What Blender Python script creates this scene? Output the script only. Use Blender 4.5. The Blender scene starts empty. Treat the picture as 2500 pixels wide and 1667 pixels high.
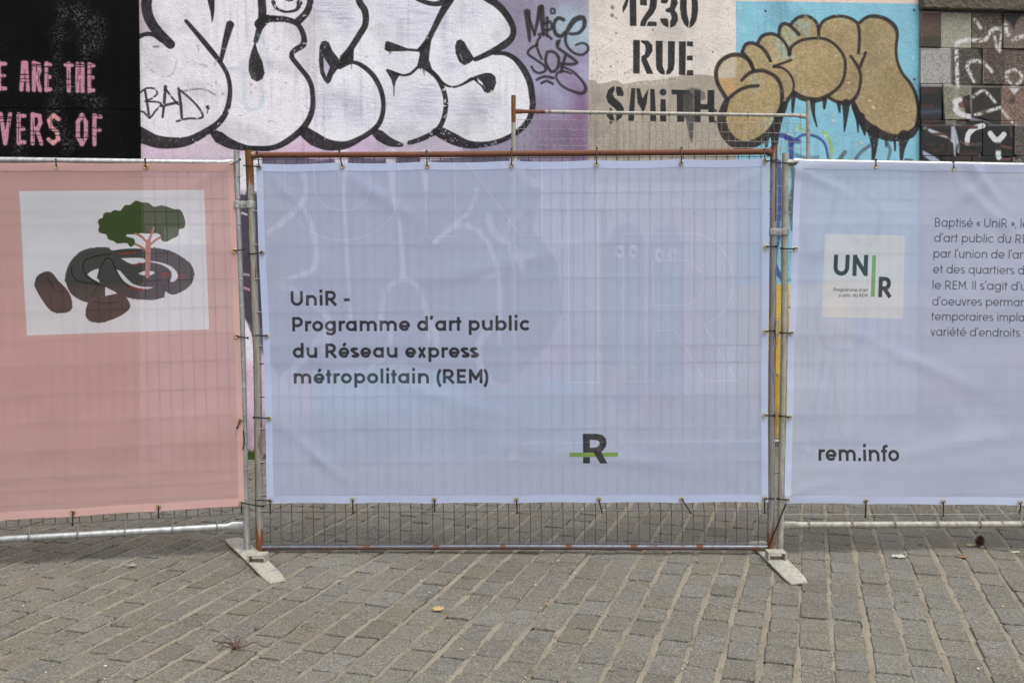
import bpy, bmesh, math, random
import numpy as np
from mathutils import Vector, Matrix

random.seed(7)
RNG = np.random.default_rng(11)
D = bpy.data
SC = bpy.context.scene
COL = SC.collection

# ------------------------------------------------------------------ camera
F = 2300.0                      # focal length in photo pixels (photo 2500 px wide)
CX, CY = 1250.0, 744.0          # optical centre in photo pixels
CAMZ = 1.5
PITCH, ROLL = math.radians(1.3), -0.004
CAM_R = (Matrix.Rotation(math.radians(90) - PITCH, 4, 'X') @ Matrix.Rotation(ROLL, 4, 'Z'))
cam = D.cameras.new('camera'); cam_o = D.objects.new('camera', cam); COL.objects.link(cam_o)
cam.sensor_width = 36.0; cam.lens = 36.0 * F / 2500.0
cam.shift_y = (CY - 833.5) / 2500.0
cam.clip_start = 0.05; cam.clip_end = 600.0
cam_o.matrix_world = Matrix.Translation((0, 0, CAMZ)) @ CAM_R
SC.camera = cam_o

# ------------------------------------------------------------------ light
SUN_EL, SUN_AZ = math.radians(66), math.radians(140)   # sun behind the camera's right shoulder, thin cloud
w = D.worlds.new('World'); SC.world = w; w.use_nodes = True
wn = w.node_tree.nodes; wl = w.node_tree.links
bg = wn['Background']
sky = wn.new('ShaderNodeTexSky'); sky.sky_type = 'NISHITA'; sky.sun_disc = False
sky.sun_elevation = SUN_EL; sky.sun_rotation = SUN_AZ
sky.air_density = 1.0; sky.dust_density = 4.0; sky.ozone_density = 1.0
hs = wn.new('ShaderNodeHueSaturation'); hs.inputs['Saturation'].default_value = 0.22
wl.new(sky.outputs[0], hs.inputs['Color']); wl.new(hs.outputs[0], bg.inputs['Color'])
bg.inputs['Strength'].default_value = 0.15
sun = D.lights.new('sun', 'SUN'); sun.energy = 0.95; sun.angle = math.radians(40); sun.color = (1.0, 0.965, 0.91)
sun_o = D.objects.new('sun', sun); COL.objects.link(sun_o)
sd = Vector((math.sin(SUN_AZ) * math.cos(SUN_EL), math.cos(SUN_AZ) * math.cos(SUN_EL), math.sin(SUN_EL)))
sun_o.rotation_euler = sd.to_track_quat('Z', 'Y').to_euler(); sun_o.location = sd * 20
vs = SC.view_settings; vs.view_transform = 'Standard'; vs.look = 'None'; vs.exposure = 0.62; vs.gamma = 1.0
vs.use_curve_mapping = False
SC.cycles.max_bounces = 8; SC.cycles.transparent_max_bounces = 12; SC.cycles.transmission_bounces = 6

# ------------------------------------------------------------------ pixel rays and planes
_R3 = np.array(CAM_R.to_3x3())
CAMP = np.array([0, 0, CAMZ])

def rays(P):
    P = np.asarray(P, float).reshape(-1, 2)
    d = np.stack([(P[:, 0] - CX) / F, -(P[:, 1] - CY) / F, -np.ones(len(P))], 1)
    return d @ _R3.T

def ground(x, y, z=0.0):
    d = rays([(x, y)])[0]
    t = (z - CAMZ) / d[2]
    return Vector(CAMP + d * t)

class Plane:
    """A standing plane: origin O on the ground, U along it, V up (leaning), N towards the camera."""
    def __init__(s, px, py, tan_yaw, lean=0.0):
        s.O = np.array(ground(px, py))
        U = np.array([1.0, tan_yaw, 0.0]); s.U = U / np.linalg.norm(U)
        n = np.array([s.U[1], -s.U[0], 0.0])
        s.V = math.cos(lean) * np.array([0, 0, 1.0]) + math.sin(lean) * n
        s.N = np.cross(s.U, s.V)
    def uv(s, P, off=0.0):
        d = rays(P); O = s.O + s.N * off
        t = ((O - CAMP) @ s.N) / (d @ s.N)
        X = CAMP + d * t[:, None] - O
        return np.stack([X @ s.U, X @ s.V], 1)
    def at(s, u, v, off=0.0):
        return Vector(s.O + s.U * u + s.V * v + s.N * off)
    def pt(s, x, y, off=0.0):
        u, v = s.uv([(x, y)], off)[0]
        return s.at(u, v, off)

LEAN = math.radians(2.0)
MAIN = Plane(1250, 1350, -0.030, LEAN)
LEFT = Plane(604, 1349, 0.18, LEAN)
RIGHT = Plane(1905, 1352, 0.055, LEAN)
WALL = Plane(1895, 1090, 0.10, 0.0)
FAR = Plane(1973, 1102, 0.10, 0.0)

# ------------------------------------------------------------------ object helpers
def link(o, parent=None):
    COL.objects.link(o)
    if parent is not None: o.parent = parent
    return o

def tag(o, label=None, cat=None, group=None, kind=None):
    if label: o['label'] = label
    if cat: o['category'] = cat
    if group: o['group'] = group
    if kind: o['kind'] = kind
    return o

def empty(name, loc, label, cat, group=None):
    o = D.objects.new(name, None); o.empty_display_size = 0.1
    o.location = loc; link(o)
    return tag(o, label, cat, group)

class MB:
    def __init__(s): s.v = []; s.f = []; s.uvs = None
    def add(s, vs, fs):
        b = len(s.v); s.v += [tuple(v) for v in vs]; s.f += [tuple(i + b for i in f) for f in fs]; return s
    def box(s, c, X, Y, Z):
        c, X, Y, Z = map(Vector, (c, X, Y, Z))
        vs = [c + X * a + Y * b + Z * d for d in (-1, 1) for b in (-1, 1) for a in (-1, 1)]
        return s.add(vs, [(0, 2, 3, 1), (4, 5, 7, 6), (0, 1, 5, 4), (2, 6, 7, 3), (0, 4, 6, 2), (1, 3, 7, 5)])
    def tube(s, pts, r, n=10, caps=True, flat=None):
        pts = [Vector(p) for p in pts]; m = len(pts)
        rr = r if hasattr(r, '__len__') else [r] * m
        rings = []; up = None
        for i, p in enumerate(pts):
            t = (pts[min(i + 1, m - 1)] - pts[max(i - 1, 0)]).normalized()
            if up is None:
                up = Vector((0, -1, 0)) if abs(t.y) < 0.9 else Vector((0, 0, 1))
            a = (up - t * up.dot(t)).normalized(); b = t.cross(a); up = a
            fa, fb = (flat[i] if flat else (1, 1))
            rings.append([p + (a * math.cos(2 * math.pi * k / n) * fa + b * math.sin(2 * math.pi * k / n) * fb) * rr[i] for k in range(n)])
        vs = [v for rg in rings for v in rg]
        fs = [(i * n + k, i * n + (k + 1) % n, (i + 1) * n + (k + 1) % n, (i + 1) * n + k) for i in range(m - 1) for k in range(n)]
        if caps: fs += [tuple(range(n))[::-1], tuple((m - 1) * n + k for k in range(n))]
        return s.add(vs, fs)
    def torus(s, c, X, Y, R, r, n=18, k=8):
        c, X, Y = Vector(c), Vector(X).normalized(), Vector(Y).normalized(); Z = X.cross(Y)
        vs = []
        for i in range(n):
            a = 2 * math.pi * i / n; d = X * math.cos(a) + Y * math.sin(a)
            for j in range(k):
                b = 2 * math.pi * j / k; vs.append(c + d * (R + r * math.cos(b)) + Z * r * math.sin(b))
        fs = [(i * k + j, ((i + 1) % n) * k + j, ((i + 1) % n) * k + (j + 1) % k, i * k + (j + 1) % k) for i in range(n) for j in range(k)]
        return s.add(vs, fs)
    def mesh(s, name, smooth=False):
        me = D.meshes.new(name); me.from_pydata(s.v, [], s.f); me.update()
        bm = bmesh.new(); bm.from_mesh(me); bmesh.ops.recalc_face_normals(bm, faces=bm.faces); bm.to_mesh(me); bm.free()
        if smooth:
            me.polygons.foreach_set('use_smooth', [True] * len(me.polygons))
            try: me.set_sharp_from_angle(angle=math.radians(40))
            except Exception: pass
        return me
    def build(s, name, mat, parent=None, smooth=True):
        me = s.mesh(name, smooth); o = D.objects.new(name, me)
        if mat: me.materials.append(mat)
        link(o, parent)
        if parent is not None and parent.location.length > 0:
            o.matrix_parent_inverse = Matrix.Translation(-parent.location)
        return o

# ------------------------------------------------------------------ material helpers
def mat_new(name):
    m = D.materials.new(name); m.use_nodes = True
    nt = m.node_tree; nt.nodes.clear()
    out = nt.nodes.new('ShaderNodeOutputMaterial'); b = nt.nodes.new('ShaderNodeBsdfPrincipled')
    nt.links.new(b.outputs[0], out.inputs[0])
    return m, nt, b, out

def N(nt, t, **kw):
    n = nt.nodes.new(t)
    for k, v in kw.items():
        if k in n.inputs.keys(): n.inputs[k].default_value = v
        else: setattr(n, k, v)
    return n

def noise(nt, vec, scale, detail=4, rough=0.6, dist=0.0):
    n = N(nt, 'ShaderNodeTexNoise', Scale=scale, Detail=detail, Roughness=rough, Distortion=dist)
    if vec is not None: nt.links.new(vec, n.inputs['Vector'])
    return n.outputs['Fac']

def ramp(nt, fac, stops):
    r = nt.nodes.new('ShaderNodeValToRGB')
    while len(r.color_ramp.elements) < len(stops): r.color_ramp.elements.new(0.5)
    for e, (p, c) in zip(r.color_ramp.elements, stops):
        e.position = p; e.color = (*c, 1) if hasattr(c, '__len__') else (c, c, c, 1)
    nt.links.new(fac, r.inputs[0]); return r.outputs[0]

def mixc(nt, fac, a, b, mode='MIX'):
    m = nt.nodes.new('ShaderNodeMix'); m.data_type = 'RGBA'; m.blend_type = mode
    for i, v in ((0, fac), (6, a), (7, b)):
        if hasattr(v, 'default_value') or hasattr(v, 'is_linked'): nt.links.new(v, m.inputs[i])
        elif hasattr(v, '__len__'): m.inputs[i].default_value = (*v, 1)
        else: m.inputs[i].default_value = v
    return m.outputs[2]

def math_n(nt, op, a, b=None, clamp=False):
    m = nt.nodes.new('ShaderNodeMath'); m.operation = op; m.use_clamp = clamp
    for i, v in ((0, a), (1, b)):
        if v is None: continue
        if hasattr(v, 'is_linked'): nt.links.new(v, m.inputs[i])
        else: m.inputs[i].default_value = v
    return m.outputs[0]

def bump(nt, b, h, strength, dist):
    n = N(nt, 'ShaderNodeBump', Strength=strength, Distance=dist); nt.links.new(h, n.inputs['Height'])
    nt.links.new(n.outputs[0], b.inputs['Normal']); return n

def simple(name, col, rough=0.6, metal=0.0, bscale=0, bstr=0.3, bdist=0.001, var=0.0, vscale=8):
    m, nt, b, _ = mat_new(name)
    g = nt.nodes.new('ShaderNodeNewGeometry').outputs['Position']
    b.inputs['Roughness'].default_value = rough; b.inputs['Metallic'].default_value = metal
    if var:
        f = noise(nt, g, vscale, 6, 0.65)
        c = mixc(nt, f, tuple(x * (1 - var) for x in col), tuple(min(1, x * (1 + var)) for x in col))
        nt.links.new(c, b.inputs['Base Color'])
    else: b.inputs['Base Color'].default_value = (*col, 1)
    if bscale: bump(nt, b, noise(nt, g, bscale, 5), bstr, bdist)
    return m

def metal_mat(name, rust=0.3, base=(0.42, 0.43, 0.42), rough=0.45, metal=0.55, rustcol=((0.10, 0.028, 0.010), (0.24, 0.085, 0.03)), scl=9.0, stretch=(1, 1, 0.35), paint=None, ends=None, under=0.0, side=0.0):
    m, nt, b, _ = mat_new(name)
    pos = nt.nodes.new('ShaderNodeNewGeometry').outputs['Position']
    mp = N(nt, 'ShaderNodeMapping'); mp.inputs['Scale'].default_value = stretch
    nt.links.new(pos, mp.inputs['Vector']); v = mp.outputs[0]
    n1 = noise(nt, v, scl, 8, 0.7); n2 = noise(nt, v, 40, 6, 0.7); n3 = noise(nt, pos, 160, 3, 0.6)
    dirt = ramp(nt, n2, [(0.35, tuple(c * 0.62 for c in base)), (0.6, base), (0.8, tuple(min(1, c * 1.3) for c in base))])
    rc = ramp(nt, n3, [(0.3, rustcol[0]), (0.7, rustcol[1])])
    s = math_n(nt, 'ADD', n1, math_n(nt, 'MULTIPLY', math_n(nt, 'SUBTRACT', n2, 0.5), 0.35))
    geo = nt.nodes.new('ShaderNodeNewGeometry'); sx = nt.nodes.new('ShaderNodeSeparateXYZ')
    if ends:
        nt.links.new(geo.outputs['Position'], sx.inputs[0])
        hi = ramp(nt, math_n(nt, 'MULTIPLY', sx.outputs[2], 0.4), [(ends[0] * .4, 0.25), (ends[0] * .4 + 0.05, 0.0), (ends[1] * .4 - 0.06, 0.0), (ends[1] * .4, 0.25)])
        s = math_n(nt, 'ADD', s, hi)
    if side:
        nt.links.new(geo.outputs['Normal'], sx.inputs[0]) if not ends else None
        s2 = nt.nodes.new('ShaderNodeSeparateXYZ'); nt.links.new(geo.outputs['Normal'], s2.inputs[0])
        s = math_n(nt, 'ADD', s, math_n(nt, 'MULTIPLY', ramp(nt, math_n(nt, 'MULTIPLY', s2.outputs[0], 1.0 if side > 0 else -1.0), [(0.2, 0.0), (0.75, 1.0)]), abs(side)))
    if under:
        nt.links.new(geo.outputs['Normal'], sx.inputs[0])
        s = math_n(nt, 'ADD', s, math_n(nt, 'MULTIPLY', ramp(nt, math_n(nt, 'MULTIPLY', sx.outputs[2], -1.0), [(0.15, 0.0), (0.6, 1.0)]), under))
    th = 0.5 + (0.5 - rust) * 0.42
    fac = ramp(nt, s, [(max(0, th - 0.02), 0.0), (min(1, th + 0.03), 1.0)])
    col = mixc(nt, fac, dirt, rc)
    nt.links.new(col, b.inputs['Base Color'])
    nt.links.new(math_n(nt, 'MULTIPLY', math_n(nt, 'SUBTRACT', 1.0, fac), metal), b.inputs['Metallic'])
    r = math_n(nt, 'ADD', math_n(nt, 'MULTIPLY', fac, 0.4), rough); nt.links.new(r, b.inputs['Roughness'])
    bump(nt, b, math_n(nt, 'ADD', n3, math_n(nt, 'MULTIPLY', fac, 0.8)), 0.25, 0.0015)
    return m

# ------------------------------------------------------------------ raster painter (numpy) for paint and print
def vnoise(h, w, cells, seed, octaves=1):
    out = np.zeros((h, w), np.float32); amp = 1.0; tot = 0
    r = np.random.default_rng(seed)
    for o in range(octaves):
        ch, cw = max(2, int(cells * h / w)) + 2, int(cells) + 2
        g = r.random((ch, cw)).astype(np.float32)
        y = np.linspace(0, ch - 1.001, h); x = np.linspace(0, cw - 1.001, w)
        y0 = y.astype(int); x0 = x.astype(int); fy = (y - y0)[:, None].astype(np.float32); fx = (x - x0)[None].astype(np.float32)
        fy = fy * fy * (3 - 2 * fy); fx = fx * fx * (3 - 2 * fx)
        a = g[y0][:, x0]; b = g[y0][:, x0 + 1]; c = g[y0 + 1][:, x0]; d = g[y0 + 1][:, x0 + 1]
        out += amp * ((a * (1 - fx) + b * fx) * (1 - fy) + (c * (1 - fx) + d * fx) * fy)
        tot += amp; amp *= 0.55; cells *= 2
    return out / tot

def smooth_line(P, Wd, step=7.0):
    P = np.asarray(P, float); Wd = np.asarray(Wd, float)
    if len(P) == 2: Q = P; 
    out = []; ow = []
    n = len(P)
    for i in range(n - 1):
        p0 = P[max(i - 1, 0)]; p1 = P[i]; p2 = P[i + 1]; p3 = P[min(i + 2, n - 1)]
        k = max(2, int(np.hypot(*(p2 - p1)) / step))
        for j in range(k):
            t = j / k
            q = 0.5 * ((2 * p1) + (-p0 + p2) * t + (2 * p0 - 5 * p1 + 4 * p2 - p3) * t * t + (-p0 + 3 * p1 - 3 * p2 + p3) * t ** 3)
            out.append(q); ow.append(Wd[i] * (1 - t) + Wd[i + 1] * t)
    out.append(P[-1]); ow.append(Wd[-1])
    return np.array(out), np.array(ow)

class Canvas:
    """Raster in the plane's own metres; points are given in photo pixels and carried on to the plane."""
    def __init__(s, plane, u0, u1, v0, v1, ppm, off=0.0, base=(0.8, 0.8, 0.8)):
        s.pl, s.u0, s.u1, s.v0, s.v1, s.ppm, s.off = plane, u0, u1, v0, v1, ppm, off
        s.w = int((u1 - u0) * ppm); s.h = int((v1 - v0) * ppm)
        s.c = np.empty((s.h, s.w, 3), np.float32); s.c[:] = base
        s.a = np.ones((s.h, s.w), np.float32)
    def px(s, P):
        uv = s.pl.uv(P, s.off)
        return np.stack([(uv[:, 0] - s.u0) * s.ppm, (uv[:, 1] - s.v0) * s.ppm], 1)
    def blend(s, x0, y0, m, col, alpha=1.0):
        h, w_ = m.shape
        if h == 0 or w_ == 0: return
        m = np.clip(m * alpha, 0, 1)[..., None]
        t = s.c[y0:y0 + h, x0:x0 + w_]
        col = np.asarray(col, np.float32)
        if col.ndim == 3: col = col[y0:y0 + h, x0:x0 + w_]
        t[:] = t * (1 - m) + col * m
        ta = s.a[y0:y0 + h, x0:x0 + w_]; ta[:] = np.maximum(ta, m[..., 0])
    def poly_mask(s, Q, soft=1.0):
        Q = np.asarray(Q, float)
        x0 = int(max(0, Q[:, 0].min() - soft - 2)); x1 = int(min(s.w, Q[:, 0].max() + soft + 3))
        y0 = int(max(0, Q[:, 1].min() - soft - 2)); y1 = int(min(s.h, Q[:, 1].max() + soft + 3))
        if x1 <= x0 or y1 <= y0: return 0, 0, np.zeros((0, 0), np.float32)
        X, Y = np.meshgrid(np.arange(x0, x1) + 0.5, np.arange(y0, y1) + 0.5)
        X = X.astype(np.float32); Y = Y.astype(np.float32)
        d = np.full(X.shape, 1e9, np.float32); ins = np.zeros(X.shape, bool)
        n = len(Q)
        for i in range(n):
            ax, ay = Q[i]; bx, by = Q[(i + 1) % n]
            ex, ey = bx - ax, by - ay; L = ex * ex + ey * ey + 1e-9
            t = np.clip(((X - ax) * ex + (Y - ay) * ey) / L, 0, 1)
            d = np.minimum(d, (X - ax - t * ex) ** 2 + (Y - ay - t * ey) ** 2)
            if ay != by:
                c = ((ay > Y) != (by > Y)) & (X < (bx - ax) * (Y - ay) / (by - ay) + ax)
                ins ^= c
        d = np.sqrt(d); sd = np.where(ins, d, -d)
        return x0, y0, np.clip(0.5 + sd / (soft + 1e-6), 0, 1)
    def poly(s, P, col, alpha=1.0, soft=1.5, tex=None):
        x0, y0, m = s.poly_mask(s.px(P), soft)
        if tex is not None and m.size: m = m * tex[y0:y0 + m.shape[0], x0:x0 + m.shape[1]]
        s.blend(x0, y0, m, col, alpha)
    def stroke(s, P, W_, col, alpha=1.0, soft=2.0, tex=None, step=7.0):
        if not hasattr(W_, '__len__'): W_ = [W_] * len(P)
        q, ww = smooth_line(P, W_, step)
        Q = s.px(q)
        Q2 = s.px(q + [1.0, 0]); sc = np.abs(Q2[:, 0] - Q[:, 0]).mean()
        R = ww * 0.5 * sc
        mx = R.max() + soft + 2
        x0 = int(max(0, Q[:, 0].min() - mx)); x1 = int(min(s.w, Q[:, 0].max() + mx + 1))
        y0 = int(max(0, Q[:, 1].min() - mx)); y1 = int(min(s.h, Q[:, 1].max() + mx + 1))
        if x1 <= x0 or y1 <= y0: return
        m = np.zeros((y1 - y0, x1 - x0), np.float32)
        for i in range(len(Q) - 1):
            (ax, ay), (bx, by) = Q[i], Q[i + 1]; r = max(R[i], R[i + 1]) + soft + 1
            a0 = int(max(x0, min(ax, bx) - r)); a1 = int(min(x1, max(ax, bx) + r + 1))
            b0 = int(max(y0, min(ay, by) - r)); b1 = int(min(y1, max(ay, by) + r + 1))
            if a1 <= a0 or b1 <= b0: continue
            X = np.arange(a0, a1, dtype=np.float32)[None] + 0.5; Y = np.arange(b0, b1, dtype=np.float32)[:, None] + 0.5
            ex, ey = bx - ax, by - ay; L = ex * ex + ey * ey + 1e-9
            t = np.clip(((X - ax) * ex + (Y - ay) * ey) / L, 0, 1)
            dd = np.sqrt((X - ax - t * ex) ** 2 + (Y - ay - t * ey) ** 2)
            k = np.clip(0.5 + (R[i] * (1 - t) + R[i + 1] * t - dd) / soft, 0, 1)
            t_ = m[b0 - y0:b1 - y0, a0 - x0:a1 - x0]; np.maximum(t_, k, out=t_)
        if tex is not None: m = m * tex[y0:y1, x0:x1]
        s.blend(x0, y0, m, col, alpha)
    def image(s, name):
        img = D.images.new(name, s.w, s.h, alpha=True, float_buffer=False)
        buf = np.ones((s.h, s.w, 4), np.float32); buf[..., :3] = np.clip(s.c, 0, 1); buf[..., 3] = s.a
        img.alpha_mode = 'CHANNEL_PACKED'
        img.pixels.foreach_set(buf.ravel()); img.update(); img.pack()
        return img

# ------------------------------------------------------------------ stroke alphabet (geometric sans), x height 1, capitals 1.38
CAP, ASC, DSC = 1.38, 1.44, -0.40
def arc(cx, cy, rx, ry, a0, a1, n=18):
    return [(cx + rx * math.cos(math.radians(a0 + (a1 - a0) * i / n)), cy + ry * math.sin(math.radians(a0 + (a1 - a0) * i / n))) for i in range(n + 1)]

def glyph(ch, w):
    h = w / 2; rx = 0.505 - h; ry = 0.5 - h; cx = 0.505 + 0.08; sx = 0.13 + h; C = CAP
    R = cx + rx
    nr = 0.40 - h
    def bowl(): return arc(cx, 0.5, rx + 0.0, ry, 0, 360, 32)
    if ch == ' ': return [], 0.50
    if ch == 'o': return [bowl()], 2 * cx
    if ch == 'c': return [arc(cx, 0.5, rx, ry, 48, 312, 28)], 2 * cx - 0.12
    if ch == 'e': return [arc(cx, 0.5, rx, ry, 0, 318, 30), [(cx - rx, 0.46), (cx + rx + h * 0.7, 0.46)]], 2 * cx
    if ch in 'aé' and ch == 'a': return [bowl(), [(R, 0), (R, 1)]], R + sx
    if ch == 'é':
        g, a = glyph('e', w); return g + [[(cx - 0.06, 1.14), (cx + 0.16, 1.42)]], a
    if ch == 'd': return [bowl(), [(R, 0), (R, ASC)]], R + sx
    if ch == 'q': return [bowl(), [(R, DSC), (R, 1)]], R + sx
    if ch == 'g': return [bowl(), [(R, 1), (R, 0.02)] , arc(cx, 0.0, rx, 0.40 - h, 0, -150, 18)], R + sx
    if ch == 'b':
        c2 = sx + rx; return [arc(c2, 0.5, rx, ry, 0, 360, 32), [(sx, 0), (sx, ASC)]], c2 + rx + h + 0.07
    if ch == 'p':
        c2 = sx + rx; return [arc(c2, 0.5, rx, ry, 0, 360, 32), [(sx, DSC), (sx, 1)]], c2 + rx + h + 0.07
    if ch in 'nm':
        ar = 0.37 if ch == 'n' else 0.33
        def arch(x): return [(x + 0.0, 0.5)] + arc(x + ar, 1 - h - ar + 0.0, ar, ar, 180, 0, 16) + [(x + 2 * ar, 0)]
        g = [[(sx, 0), (sx, 1)], arch(sx)]; x = sx + 2 * ar
        if ch == 'm': g.append(arch(x)); x += 2 * ar
        return g, x + sx
    if ch == 'u':
        ar = 0.36
        return [[(sx, 1)] + arc(sx + ar, h + ar, ar, ar, 180, 360, 16) + [(sx + 2 * ar, 1)], [(sx + 2 * ar, 0), (sx + 2 * ar, 1)]], 2 * sx + 2 * ar
    if ch == 'r': return [[(sx, 0), (sx, 1)], [(sx, 0.45)] + arc(sx + 0.36, 0.62, 0.36, 0.38 - h, 175, 82, 12)], sx + 0.45
    if ch in 'iı': return [[(sx, 0), (sx, 1)], [(sx, 1.20), (sx, 1.20 + w * 1.15)]], 2 * sx
    if ch == 'l': return [[(sx, 0), (sx, ASC)]], 2 * sx
    if ch == 't': return [[(0.28, 0), (0.28, 1.32)], [(0.04, 1 - h), (0.55, 1 - h)]], 0.60
    if ch == 'f': return [[(0.30, 0), (0.30, 1.0)] + arc(0.30 + 0.26, 1.14, 0.26, 0.30 - h, 180, 85, 10), [(0.04, 1 - h), (0.58, 1 - h)]], 0.60
    if ch == 's':
        return [arc(0.40, 0.74 - 0, 0.27, 0.26 - h, 35, 240, 14) + arc(0.42, 0.27, 0.29, 0.27 - h, 80, -145, 16)], 0.84
    if ch == 'v': return [[(0.05 + h, 1), (0.46, 0.02), (0.87 - h, 1)]], 0.92
    if ch == 'x': return [[(0.07 + h, 1), (0.85 - h, 0)], [(0.85 - h, 1), (0.07 + h, 0)]], 0.92
    if ch == 'U':
        r = 0.46 - h * 0.2
        return [[(sx, C)] + arc(sx + r, h + r, r, r, 180, 360, 20) + [(sx + 2 * r, C)]], 2 * sx + 2 * r
    if ch == 'N': return [[(sx, 0), (sx, C)], [(sx, C - h * 0.8), (sx + 0.82, h * 0.8)], [(sx + 0.82, 0), (sx + 0.82, C)]], 2 * sx + 0.82
    if ch == 'R':
        r = (C * 0.57 - h) / 2 + 0.0; y = C - h
        return [[(sx, 0), (sx, C)], [(sx, y), (sx + 0.38, y)] + arc(sx + 0.38, y - r, r, r, 90, -90, 18) + [(sx, y - 2 * r)], [(sx + 0.32, y - 2 * r), (sx + 0.84, 0)]], sx + 1.0
    if ch == 'P':
        r = (C * 0.6 - h) / 2; y = C - h
        return [[(sx, 0), (sx, C)], [(sx, y), (sx + 0.38, y)] + arc(sx + 0.38, y - r, r, r, 90, -90, 18) + [(sx, y - 2 * r)]], sx + 0.92
    if ch == 'B':
        r = (C * 0.5 - h) / 2; y = C - h
        return [[(sx, 0), (sx, C)], [(sx, y), (sx + 0.36, y)] + arc(sx + 0.36, y - r, r, r, 90, -90, 14) + [(sx, y - 2 * r)],
                [(sx + 0.36, y - 2 * r)] + arc(sx + 0.42, h + (y - 2 * r - h) / 2, r, (y - 2 * r - h) / 2, 90, -90, 14) + [(sx, h)]], sx + 0.95
    if ch == 'E': return [[(sx, 0), (sx, C)], [(sx, C - h), (sx + 0.68, C - h)], [(sx, C / 2), (sx + 0.6, C / 2)], [(sx, h), (sx + 0.68, h)]], sx + 0.82
    if ch == 'M': return [[(sx, 0), (sx, C)], [(sx, C - h), (sx + 0.48, 0.42), (sx + 0.96, C - h)], [(sx + 0.96, 0), (sx + 0.96, C)]], 2 * sx + 0.96
    if ch == 'I': return [[(sx, 0), (sx, C)]], 2 * sx
    if ch == '.': return [[(0.10 + h, 0), (0.10 + h, w * 1.15)]], 0.2 + w
    if ch == ',': return [[(0.18 + h, w * 0.9), (0.08 + h * 0.6, -0.20)]], 0.25 + w
    if ch == "'": return [[(0.16 + h * 0.6, ASC), (0.05 + h * 0.5, 1.08)]], 0.17 + w
    if ch == '-': return [[(0.08, 0.52), (0.62, 0.52)]], 0.70
    if ch == '(': return [arc(0.75, 0.52, 0.58, 1.0, 125, 235, 14)], 0.50
    if ch == ')': return [arc(-0.30, 0.52, 0.58, 1.0, 55, -55, 14)], 0.46
    if ch in '«»':
        g = []
        for k in (0, 0.27):
            p = [(0.30 + k, 0.85), (0.10 + k, 0.52), (0.30 + k, 0.19)]
            if ch == '»': p = [(0.70 - a, b) for a, b in p]
            g.append(p)
        return g, 0.70
    return [], 0.5

def text(cv, s, p0, p1, ptop, w, col, alpha=1.0, ref=None, tex=None):
    """Set s on the canvas: baseline from p0 to p1 (photo pixels), capital top straight above p0 at ptop."""
    a, b, c = cv.px([p0, p1, ptop])
    adv = []; x = 0.0
    for ch in s:
        g, ad = glyph(ch, w); adv.append((g, x)); x += ad
    sx0 = 0.13 if s[0] not in 'oceadq' else 0.07
    tot = (sum(glyph(ch, w)[1] for ch in ref) if ref else x) - 0.2
    ex = (b - a) / tot; ey = (c - a) / CAP
    size = (np.hypot(*ex) + np.hypot(*ey)) / 2
    W_ = w * size
    for g, ox in adv:
        for line in g:
            q = np.array([a + ex * (px_ + ox - sx0) + ey * py_ for px_, py_ in line])
            box_strokes(cv, q, W_, col, alpha, tex)

def box_strokes(cv, q, W_, col, alpha=1.0, tex=None):
    hw = W_ / 2; mx = hw + 3
    x0 = int(max(0, q[:, 0].min() - mx)); x1 = int(min(cv.w, q[:, 0].max() + mx + 1))
    y0 = int(max(0, q[:, 1].min() - mx)); y1 = int(min(cv.h, q[:, 1].max() + mx + 1))
    if x1 <= x0 or y1 <= y0: return
    X, Y = np.meshgrid(np.arange(x0, x1) + 0.5, np.arange(y0, y1) + 0.5)
    m = np.zeros(X.shape, np.float32)
    n = len(q)
    for i in range(n - 1):
        a, b = q[i], q[i + 1]; e = b - a; L = np.hypot(*e)
        if L < 1e-3: continue
        e = e / L
        ext0 = 0 if i == 0 else hw * 0.25; ext1 = 0 if i == n - 2 else hw * 0.25
        al = (X - a[0]) * e[0] + (Y - a[1]) * e[1]; pe = np.abs((X - a[0]) * -e[1] + (Y - a[1]) * e[0])
        d = np.minimum(hw - pe, np.minimum(al + ext0, L + ext1 - al))
        m = np.maximum(m, np.clip(0.5 + d, 0, 1))
        if 0 < i:
            m = np.maximum(m, np.clip(0.5 + hw - np.hypot(X - a[0], Y - a[1]), 0, 1) * (1 if L > hw or i % 1 == 0 else 1))
    if tex is not None: m = m * tex[y0:y1, x0:x1]
    cv.blend(x0, y0, m.astype(np.float32), col, alpha)

# ================================================================== MURAL PAINT on the wall
K = 3.357
def Z(reg, pts):
    ox, oy = {1: (0, 0), 2: (600, 0), 3: (1200, 0), 4: (1800, 0), 5: (600, 360), 6: (1200, 360), 7: (1800, 360), 8: (600, 800), 9: (1200, 800), 10: (0, 400)}[reg]
    return [(ox + x / K, oy + y / K) for x, y in pts]

wu = WALL.uv([(-420, 600), (2960, 600)])
WU0, WU1 = float(wu[0, 0]), float(wu[1, 0])
WTOP = 4.75
mu = Canvas(WALL, WU0, WU1, 0.0, WTOP, 300, 0.0, base=(0.80, 0.76, 0.83))
H_, W__ = mu.h, mu.w
n_big = vnoise(H_, W__, 14, 1, 5); n_med = vnoise(H_, W__, 90, 2, 4); n_fine = vnoise(H_, W__, 700, 3, 2)
n_px = np.random.default_rng(5).random((H_, W__)).astype(np.float32)
fleck = np.clip((vnoise(H_, W__, 620, 8, 2) - 0.74) / 0.04, 0, 1) * np.clip((vnoise(H_, W__, 11, 9, 2) - 0.56) / 0.06, 0, 1)   # paint chips
wear = 1 - fleck * 0.85
spray = np.clip(0.93 + (n_fine - 0.5) * 0.3, 0, 1) * wear
sponge = np.clip(0.9 + (n_med - 0.5) * 0.6, 0, 1)

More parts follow.
